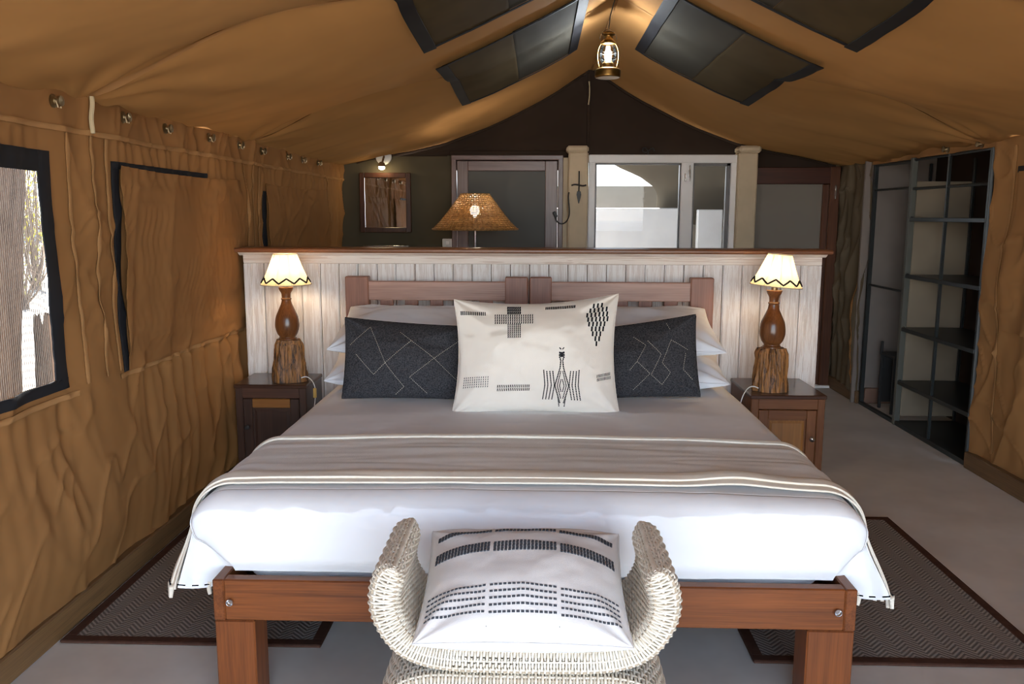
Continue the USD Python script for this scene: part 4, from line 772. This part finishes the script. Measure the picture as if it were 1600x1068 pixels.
bedside_lamp('bedside lamp with lit tilted cloth shade on the right nightstand', (1.248, 4.42), 0.626, 0.228, 0.094, 11, profR, (1.255, 4.42), 1.186, 1.352, 0.134, 0.062, 5,
             [(1.17, 4.35, .65), (1.12, 4.345, .655), (1.085, 4.33, .61), (1.07, 4.33, .54), (1.065, 4.33, .40)], (1.070, 4.33, .545), WHITE_PLASTIC)

# ================================================================== RUGS
def rug(lab, x0, x1, y0, y1, b=0.042):
    t = thing('rug', lab, 'rug', ((x0 + x1) / 2, (y0 + y1) / 2, 0), group='herringbone bedside rugs')
    obj('woven_field', box(x0 + b * .8, x1 - b * .8, y0 + b * .8, y1 - b * .8, 0.0005, 0.011, 0.002), RUG, t)
    for a in ((x0, x1, y0, y0 + b), (x0, x1, y1 - b, y1), (x0, x0 + b, y0 + b - .002, y1 - b + .002), (x1 - b, x1, y0 + b - .002, y1 - b + .002)): obj('border', box(*a, 0.0005, 0.0135, 0.004), RUG_BORDER, t)
rug('brown herringbone rug with dark border on the floor left of the bed', -1.735, -0.775, 2.785, 4.20)
rug('brown herringbone rug with dark border on the floor right of the bed', 0.765, 1.822, 2.735, 4.18)

# ================================================================== WICKER BENCH
bench = thing('wicker_bench', 'ivory wicker bench with upswept arms at the foot of the bed', 'bench', (-0.028, 2.07, 0))
BC, BY0, BY1 = -0.028, 1.90, 2.245
def weave(center, half, name, wk=0.0037, spacing=0.0074, stake=0.026, parent=bench, y0=BY0, y1=BY1, rnd=True):
    """Basket work around a flat strip that follows a curve in the x-z plane: stakes along the curve, weavers around it, in and out by turns."""
    C = spline(center, 400); L = np.r_[0, np.cumsum(np.linalg.norm(np.diff(C, axis=0), axis=1))]; n = int((L[-1] - (2.2 * half if rnd else 0)) / spacing)
    cap = np.linspace(0.10, PI / 2, 8)[:-1]; lc = half * 1.1 * (1 - np.cos(cap)); md = np.linspace(half * 1.1, L[-1] - half * 1.1, n)
    s = np.r_[lc, md, L[-1] - lc[::-1]] if rnd else np.linspace(0, L[-1], n); n = len(s); P = np.stack([np.interp(s, L, C[:, k]) for k in (0, 1)], 1); Tc = np.gradient(C, axis=0); T = np.stack([np.interp(s, L, Tc[:, k]) for k in (0, 1)], 1); T /= np.linalg.norm(T, axis=1, keepdims=True); N = np.stack([-T[:, 1], T[:, 0]], 1)
    # the loop around the strip: a rounded rectangle in (normal, y)
    hw, hy, r = half, (y1 - y0) / 2, half * 0.85; per = 2 * (2 * (hw - r) + 2 * (hy - r)) + 2 * PI * r; ns = int(round(per / stake / 2) * 2) + 1
    m = ns * 4; q = np.arange(m) / m * per; pts = []; nr = []
    seg = [(2 * (hy - r), 'e'), (PI * r / 2, 'c'), (2 * (hw - r), 'e'), (PI * r / 2, 'c')] * 2
    corner = [np.array([hw, -(hy - r)]), None]
    base = [((hw, -(hy - r)), 90), ((hw - r, hy - r), 0), ((hw - r, hy), 180), ((-(hw - r), hy - r), 90), ((-hw, hy - r), 270), ((-(hw - r), -(hy - r)), 180), ((-(hw - r), -hy), 0), ((hw - r, -(hy - r)), 270)]
    for t in q:
        k = 0
        while k < 7 and t > seg[k][0]: t -= seg[k][0]; k += 1
        o, a = base[k]
        if seg[k][1] == 'e':
            d = (math.cos(math.radians(a)), math.sin(math.radians(a))); pts.append((o[0] + d[0] * t, o[1] + d[1] * t)); nr.append((d[1], -d[0]))
        else:
            w = math.radians(a) + t / r; pts.append((o[0] + r * math.cos(w), o[1] + r * math.sin(w))); nr.append((math.cos(w), math.sin(w)))
    pts, nr = np.array(pts), np.array(nr); yc_ = (y0 + y1) / 2
    rows = []
    for i in range(n):
        ph = PI * ns * np.arange(m) / m + PI * (i % 2); o = 0.0027 * np.cos(ph); e_ = min(s[i], L[-1] - s[i]) / (half * 1.1) if rnd else 1.0; sc = math.sqrt(max(0.008, 1 - (1 - min(e_, 1)) ** 2))
        a = (pts + nr * o[:, None]) * [sc, 1 - 0.03 * (1 - sc)]
        rows.append(tube(np.stack([P[i, 0] + N[i, 0] * a[:, 0], yc_ + a[:, 1], P[i, 1] + N[i, 1] * a[:, 0]], 1), wk, 5, closed=True))
    obj(name, cat_(rows), WICKER, parent, smooth=True, kind='stuff')
    st = []
    for k in range(ns):
        a = pts[k * 4] * (1 - 0.0) - nr[k * 4] * 0.001
        e_ = np.minimum(s, L[-1] - s) / (half * 1.1); sc = np.sqrt(np.maximum(0.008, 1 - (1 - np.minimum(e_, 1)) ** 2)) if rnd else np.ones(n)
        st.append(tube(np.stack([P[:, 0] + N[:, 0] * a[0] * sc, np.full(n, yc_ + a[1]), P[:, 1] + N[:, 1] * a[0] * sc], 1), 0.0034, 5))
    obj('stakes', cat_(st), WICKER, parent, smooth=True, kind='stuff')
    if rnd:
        for e in (0, -1): obj('end_cap', tube([(P[e, 0], y0 + 0.012, P[e, 1]), (P[e, 0], y1 - 0.012, P[e, 1])], 0.0055, 10), WICKER, parent, smooth=40)
    # closed core inside, so that no light passes
    h2 = (hw - 0.006) * (np.sqrt(np.maximum(0.008, 1 - (1 - np.minimum(np.minimum(s, L[-1] - s) / (half * 1.1), 1)) ** 2)) if rnd else np.ones(n)); V = [np.stack([P[:, 0] + N[:, 0] * sx * h2, np.full(n, yy), P[:, 1] + N[:, 1] * sx * h2], 1) for sx, yy in ((1, y0 + .006), (1, y1 - .006), (-1, y1 - .006), (-1, y0 + .006), (1, y0 + .006))]
    obj('core', grid(np.stack(V, 1)), WICKER_IN, parent)
    for e in (() if rnd else (0, -1)): obj('end_cap', tube([(P[e, 0], y0 + 0.01, P[e, 1]), (P[e, 0], y1 - 0.01, P[e, 1])], half * 0.95, 12), WICKER, parent, smooth=40)
prof = [(-.318, .700), (-.337, .660), (-.346, .610), (-.330, .550), (-.290, .500), (-.220, .472), (-.11, .464), (0, .463), (.11, .464), (.220, .472), (.290, .500), (.330, .550), (.346, .610), (.337, .660), (.318, .700)]
weave([(BC + a, b) for a, b in prof], 0.036, 'seat_weave')
lg = [(.345, .012), (.35, .1), (.355, .2), (.350, .29), (.322, .355), (.262, .388), (.15, .394), (0, .394)]
weave([(BC + a, b) for a, b in lg] + [(BC - a, b) for a, b in lg[-2::-1]], 0.028, 'leg_weave', spacing=0.0085, rnd=False)
pB = Pillow(0.525, 0.42, 0.205, np.eye(4), seed=12, ear=0.04, wr=0.008)
T_ = trimesh.transformations; Mb = T_.translation_matrix((-0.030, 2.052, 0.596)) @ T_.rotation_matrix(math.radians(17), [1, 0, 0]); pB.M = Mb
eb, eb2 = [], []
for u0, u1 in ((-.93, -.345), (-.315, .325), (.355, .93)):
    sh = 0.0 if u0 < -.4 else (-.015 if u0 < 0 else -.05)
    eb += block(u0, u1, .62 + sh, .71 + sh, 17, 1, .0036, 1) + block(u0, u1, .10 + sh, .30 + sh, 17, 3, .0032, .82)
    for j in range(5):
        v = -.80 + .075 * j + sh * .6
        for i in range(15): a = u0 + (u1 - u0) * i / 15; eb2.append((a, v, a + (u1 - u0) / 15 * .70, v, .0016))
    eb2.append((u1 + .01, -.93, u1 + .012, .93, .0006)) if u1 < .9 else None
t = thing('bench_cushion', 'off-white cushion with rows of grey dashes on the wicker bench', 'cushion', pB.M[:3, 3])
obj('cover', pB.mesh(80), BENCH_C, t, smooth=True); obj('piping', pB.piping(0.0035), BENCH_C, t, smooth=True)
obj('stitched_dashes', pB.stitch(eb), THREAD_G, t, kind='stuff', label='dark grey stitched bands'); obj('stitched_dashes', pB.stitch(eb2), THREAD_G, t, kind='stuff', label='fine grey stitched dashes')

# ================================================================== SHELVING IN THE WARDROBE BAY
sh = thing('shelving_unit', 'dark metal open shelving in the bay of the right canvas wall', 'shelf', (2.9, 5.9, 0))
for yy, m, w in ((5.145, SHELF_METAL, .011), (5.665, SHELF_METAL, .010), (6.19, SHELF_GREY, .020), (6.87, SHELF_METAL, .015)):
    obj('post', box(2.70 - w, 2.70 + w, yy - w, yy + w, 0.0, 1.965, 0.003), m, sh)
    obj('rear_post', box(3.12, 3.14, yy - 0.01, yy + 0.01, 0.0, 1.965, 0.003), SHELF_METAL, sh)
for z in (0.03, 0.335, 0.735, 1.125, 1.535):
    obj('shelf', box(2.685, 3.14, 5.14, 6.19, z - 0.012, z + 0.004, 0.003), SHELF_METAL, sh)
    obj('shelf_lip', box(2.683, 2.70, 5.14, 6.19, z - 0.022, z + 0.006, 0.003), SHELF_METAL, sh)
for z in (1.745, 1.95): obj('cross_bar', tube([(2.70, 5.14, z), (2.70, 6.19, z)], 0.010, 8), SHELF_METAL, sh)
obj('cross_bar', tube([(2.70, 6.19, 1.94), (2.70, 6.87, 1.955)], 0.014, 8), SHELF_METAL, sh)
for z in (1.755, 1.0): obj('cross_bar', tube([(2.70, 6.19, z), (2.70, 6.87, z)], 0.009, 8), SHELF_METAL, sh)
obj('floor_bar', box(2.685, 2.715, 5.14, 6.87, 0.0, 0.03, 0.004), SHELF_METAL, sh)
for z in (0.335, 0.735, 1.125, 1.535): obj('joint', sph((2.70, 6.18, z), 0.017, 1), STEEL if z == 0.735 else SHELF_METAL, sh, smooth=True)
stl = thing('metal_stool', 'small dark metal stool on the floor of the wardrobe bay', 'stool', (2.92, 6.62, 0.03))
obj('seat', box(2.79, 3.10, 6.50, 6.76, 0.44, 0.465, 0.006), IRON, stl)
for a in (2.80, 3.09):
    for b in (6.51, 6.75): obj('leg', box(a - .011, a + .011, b - .011, b + .011, 0.0, 0.445, 0.003), IRON, stl)
obj('back_post', box(2.785, 2.805, 6.745, 6.765, 0.44, 0.55, 0.003), IRON, stl); obj('back_panel', box(2.80, 3.09, 6.755, 6.762, 0.05, 0.445, 0.002), IRON, stl)

# ================================================================== REAR WALL FITTINGS
mr = thing('mirror', 'rectangular wall mirror in a dark polished wood frame', 'mirror', (-1.38, YB - 0.03, 1.65))
x0, x1, z0, z1, w, ym = -1.615, -1.147, 1.392, 1.925, 0.047, YB - 0.035
for a, b in ((x0, x0 + w), (x1 - w, x1)): obj('frame_stile', box(a, b, ym - 0.012, ym + 0.02, z0, z1, 0.006), MIRROR_WOOD, mr)
for a, b in ((z0, z0 + w), (z1 - w, z1)): obj('frame_rail', box(x0 + w - .002, x1 - w + .002, ym - 0.012, ym + 0.02, a, b, 0.006), MIRROR_WOOD, mr)
obj('glass', box(x0 + w - 0.004, x1 - w + 0.004, ym + 0.002, ym + 0.006, z0 + w - .004, z1 - w + .004, 0.001), MIRROR, mr, label='silvered mirror glass')
sp = thing('spotlight', 'small round white spotlight with lit bulb above the mirror', 'light', (-1.391, YB - 0.03, 2.05))
obj('base_plate', lathe([(0.0, -0.022), (0.05, -0.022), (0.068, -0.016), (0.072, -0.006), (0.072, 0.0)], (-1.391, YB - 0.02, 2.065), 32, 'y'), WHITE_PLASTIC, sp, smooth=40)
obj('arm', tube(spline([(-1.385, YB - .04, 2.06), (-1.380, YB - .085, 2.055), (-1.385, YB - .11, 2.02), (-1.39, YB - .125, 1.995)], 14), 0.009, 8), STEEL, sp, smooth=True)
obj('lamp_cup', lathe([(0.012, 0.03), (0.026, 0.02), (0.036, -0.012), (0.034, -0.012), (0.02, 0.01), (0.0, 0.01)], (-1.391, YB - .128, 1.985), 20), STEEL, sp, smooth=40)
obj('bulb', sph((-1.391, YB - .128, 1.968), 0.030, 2, (1, 1, .8)), BULB_SPOT, sp, smooth=True, label='lit spotlight bulb')
gs = thing('glass_shelf', 'clear glass shelf on chrome brackets below the mirror', 'shelf', (-1.375, YB - 0.09, 1.25))
obj('glass', box(-1.57, -1.16, YB - 0.15, YB - 0.02, 1.268, 1.276, 0.002), GLASS, gs)
obj('rim', box(-1.57, -1.16, YB - 0.153, YB - 0.149, 1.266, 1.277, 0.001), STEEL, gs)
for x in (-1.53, -1.20): obj('bracket', box(x - .01, x + .01, YB - 0.15, YB - 0.015, 1.252, 1.268, 0.003), STEEL, gs)
sk = thing('socket_box', 'small white wall socket box beside the plum door', 'socket', (-0.81, YB - 0.03, 1.29))
obj('cover', box(-0.868, -0.775, YB - 0.055, YB - 0.022, 1.262, 1.338, 0.006), WHITE_PLASTIC, sk)
obj('switch', box(-0.836, -0.808, YB - 0.060, YB - 0.054, 1.285, 1.315, 0.003), WHITE_PAINT, sk)
hk = thing('wall_hook', 'black wrought iron hook latch on the cream left pillar', 'hook', (0.355, YB - 0.15, 1.8))
obj('bar', tube([(.357, YB - .150, 1.935), (.357, YB - .150, 1.67)], [.006, .006], 8), IRON, hk)
obj('cross_bar', tube(spline([(.292, YB - .15, 1.81), (.33, YB - .158, 1.818), (.39, YB - .158, 1.808), (.42, YB - .15, 1.815)], 12), 0.007, 8), IRON, hk)
obj('grip', hull([(.357 + a, YB - .155 + b, z) for a, z in ((-.016, 1.76), (.016, 1.76), (-.02, 1.73), (.02, 1.73), (-.004, 1.655), (.004, 1.655)) for b in (-.006, .004)]), IRON, hk)
cb = thing('power_cable', 'short black cable looping from the plum door frame to the cream pillar', 'cable', (0.2, YB - 0.08, 1.55))
obj('plug', rot(box(0.135, 0.165, YB - 0.10, YB - 0.066, 1.53, 1.585, 0.006), [0, 1, 0], -25, (.15, YB - .08, 1.56)), IRON, cb)
obj('wire', tube(spline([(.155, YB - .085, 1.535), (.175, YB - .09, 1.49), (.21, YB - .085, 1.475), (.245, YB - .10, 1.49), (.275, YB - .137, 1.56), (.27, YB - .137, 1.75)], 30), 0.006, 6), IRON, cb, smooth=True)
# wicker floor lamp
fl = thing('floor_lamp', 'floor lamp with wide woven cane shade behind the partition', 'lamp', (-0.495, 6.6, 0))
LX, LY = -0.495, 6.6
obj('pole', tube([(LX, LY, 0.02), (LX, LY, 1.70)], 0.009, 10), STEEL, fl, smooth=40); obj('base', lathe([(0, 0.03), (0.03, 0.03), (0.14, 0.018), (0.15, 0.008), (0.15, 0.0), (0, 0)], (LX, LY, 0.0), 32), IRON, fl, smooth=40)
cs, prc = [], lambda h: 0.335 + (0.112 - 0.335) * h ** 0.85
def cane_ring(h, r, jit, n=120): a = np.arange(n) * 2 * PI / n; R = prc(h) + jit * np.sin(48 * a / 2 + PI * (round(h * 400) % 2)); return tube(np.stack([LX + R * np.cos(a), LY + R * np.sin(a), np.full(n, 1.442 + 0.27 * h)], 1), r, 5, closed=True)
sd = obj('shade', cat_([cane_ring(h, 0.0034, 0.0035) for h in np.linspace(0.03, 0.97, 36)]), CANE, fl, smooth=True, label='woven amber cane shade', kind='stuff')
for k in range(48):
    a = 2 * PI * k / 48; hh = np.linspace(0, 1, 8); cs.append(tube(np.stack([LX + prc(hh) * math.cos(a), LY + prc(hh) * math.sin(a), 1.442 + .27 * hh], 1), 0.0036, 5))
obj('ribs', cat_(cs), CANE, sd, kind='stuff'); obj('rim', cane_ring(0.0, 0.008, 0), CANE, sd); obj('rim', cane_ring(1.0, 0.006, 0), CANE, sd)
for a in (0, 2.1, 4.2): obj('spoke', tube([(LX, LY, 1.69), (LX + .11 * math.cos(a), LY + .11 * math.sin(a), 1.71)], 0.003, 6), STEEL, fl)
obj('bulb', sph((LX, LY - 0.06, 1.585), 0.034, 2, (1, 1, 1.2)), BULB_CANE, fl, smooth=True, label='lit bulb inside the cane shade')
obj('lamp_holder', tube([(LX, LY, 1.53), (LX, LY - 0.06, 1.545)], 0.013, 10), WHITE_PLASTIC, fl)

# ================================================================== LANTERN
LQ = (0.415, 5.25); LS = 1.18
ln = thing('hanging_lantern', 'brass hurricane lantern with bright bulb hanging from the tent ridge', 'lantern', (*LQ, 2.37))
lz = lambda prof, n=28: lathe(np.asarray(prof) * LS, (*LQ, 2.375), n)
obj('tank', lz(dense([(0.0, 0.0), (.060, 0.0), (.066, .008), (.066, .034), (.055, .045), (.032, .052), (.03, .06), (0, .06)], 3)), BRASS, ln, smooth=50)
obj('burner', lz([(0, .058), (.026, .058), (.030, .07), (.018, .085), (0, .085)]), BRASS, ln, smooth=40)
obj('globe', lz(dense([(.028, .072), (.040, .09), (.047, .115), (.040, .145), (.030, .165)], 4)), LAMP_GLASS, ln, smooth=True, label='clear glass globe')
obj('cap', lz(dense([(.034, .165), (.040, .172), (.026, .186), (.024, .205), (.034, .212), (.034, .218), (.016, .228), (.0, .230)], 3)), BRASS, ln, smooth=50)
obj('bulb', sph((LQ[0], LQ[1], 2.385 + .118), 0.022, 2, (1, 1, 1.5)), BULB_COOL, ln, smooth=True, label='bright white bulb')
for s in (-1, 1):
    obj('side_tube', tube(spline([(LQ[0] + s * .05, LQ[1], 2.425), (LQ[0] + s * .062, LQ[1], 2.47), (LQ[0] + s * .058, LQ[1], 2.55), (LQ[0] + s * .03, LQ[1], 2.59)], 16), 0.005, 8), BRASS, ln, smooth=True)
for z, r in ((.10, .050), (.135, .048)): obj('guard_wire', tube([(LQ[0] + r * math.cos(a), LQ[1] + r * math.sin(a), 2.385 + z) for a in np.linspace(0, 2 * PI, 25)[:-1]], 0.0018, 6, closed=True), STEEL, ln)
obj('bail', tube([(LQ[0] + .05 * math.cos(a), LQ[1], 2.60 + .055 * math.sin(a)) for a in np.linspace(0, PI, 16)], 0.002, 6), STEEL, ln)
obj('cord', tube([(LQ[0], LQ[1], 2.655), (LQ[0] + .01, LQ[1], 2.74), (LQ[0] + .035, LQ[1], 2.83)], 0.003, 6), IRON, ln)

# ================================================================== OUTSIDE THE MESH WINDOW
def trunk(name, lab, c, r0, r1, h, seed, lean=0.0, jag=0.0):
    th = np.linspace(0, 2 * PI, 61); z = np.linspace(-0.1, h, 60); TH, Z = np.meshgrid(th, z, indexing='ij'); k = (Z / h).clip(0, 1)
    R = r0 + (r1 - r0) * k ** 0.7 + 0.25 * r0 * np.exp(-Z * 5) + 0.10 * r0 * nz(np.cos(TH) * 2, np.sin(TH) * 2, Z * 1.2, s=1.5, o=4, seed=seed)
    if jag: Z = np.minimum(Z, h * (0.55 + 0.9 * (nz(np.cos(TH) * 2, np.sin(TH) * 2, 0 * Z, s=1.6, o=3, seed=seed + 2) + 0.5)))
    P = np.stack([c[0] + lean * Z + R * np.cos(TH), c[1] + R * np.sin(TH), Z], -1)
    t = thing(name, lab, 'tree' if h > 2 else 'stump', (*c, 0)); obj('trunk' if h > 2 else 'wood', grid(P), BARK, t, smooth=True)
    if jag: obj('broken_top', hull([(c[0] + .8 * r1 * math.cos(a), c[1] + .8 * r1 * math.sin(a), h * z_) for a in np.linspace(0, 6.28, 10) for z_ in (0.1, 0.5)]), BARK, t)
    return t
tr = trunk('tree', 'thick rough barked tree trunk close outside the mesh window', (-3.50, 4.62), 0.40, 0.37, 4.2, 91, lean=0.11)
for k, (a, b) in enumerate((((-3.07, 4.62, 3.9), (-4.6, 5.6, 6.2)), ((-3.07, 4.62, 3.9), (-2.9, 3.2, 6.0)))): obj('branch', tube(spline([a, ((a[0] + b[0]) / 2 + .2, (a[1] + b[1]) / 2, (a[2] + b[2]) / 2), b], 14), np.linspace(.2, .06, 14), 10), BARK, tr, smooth=True)
trunk('tree_stump', 'short jagged dead stump beside the thick tree trunk', (-2.98, 4.95), 0.13, 0.08, 0.95, 95, jag=1.0)
def bush(lab, c, r, h, leafm, seed, n=420, tw=26):
    R_ = np.random.default_rng(seed); t = thing('bush', lab, 'bush', (*c, 0)); st, V, Fc = [], [], []
    for k in range(tw):
        a = R_.uniform(0, 2 * PI); q = r * R_.uniform(.3, 1); e = np.array([c[0] + q * math.cos(a), c[1] + q * math.sin(a), h * R_.uniform(.5, 1)])
        m = np.array([c[0], c[1], 0]) * .5 + e * .5 + [*R_.normal(0, .12, 2), .15]; P = spline([(c[0] + R_.normal(0, .05), c[1] + R_.normal(0, .05), -0.05), m, e], 10); st.append(tube(P, np.linspace(.02, .005, 10), 5))
        for j in range(n // tw):
            b = P[R_.integers(3, 10)] + R_.normal(0, .11, 3); d1 = R_.normal(0, 1, 3); d1 /= np.linalg.norm(d1); d2 = np.cross(d1, R_.normal(0, 1, 3)); d2 /= np.linalg.norm(d2); s = R_.uniform(.03, .06)
            i = len(V); V += [b - d1 * s, b + d2 * s * .4, b + d1 * s, b - d2 * s * .4]; Fc += [(i, i + 1, i + 2), (i, i + 2, i + 3)]
    obj('stems', cat_(st), TWIG, t, kind='stuff'); obj('leaves', (np.array(V), np.array(Fc)), leafm, t, kind='stuff')
bush('tall yellow leaved bush beyond the tree trunk', (-10.6, 17.2), 1.2, 4.4, LEAF_Y, 5, 700, 24)
bush('bare dry grey bush on the sand beyond the tree trunk', (-8.6, 13.6), 0.7, 1.3, LEAF_G, 6, 60, 16)
bush('far dull green bush on the left beyond the sand', (-13.5, 20.5), 1.6, 2.4, LEAF_G, 8, 1500, 60)
bush('far straggly green bush behind the yellow one', (-11.2, 19.5), 1.4, 2.2, LEAF_G, 9, 1200, 60)
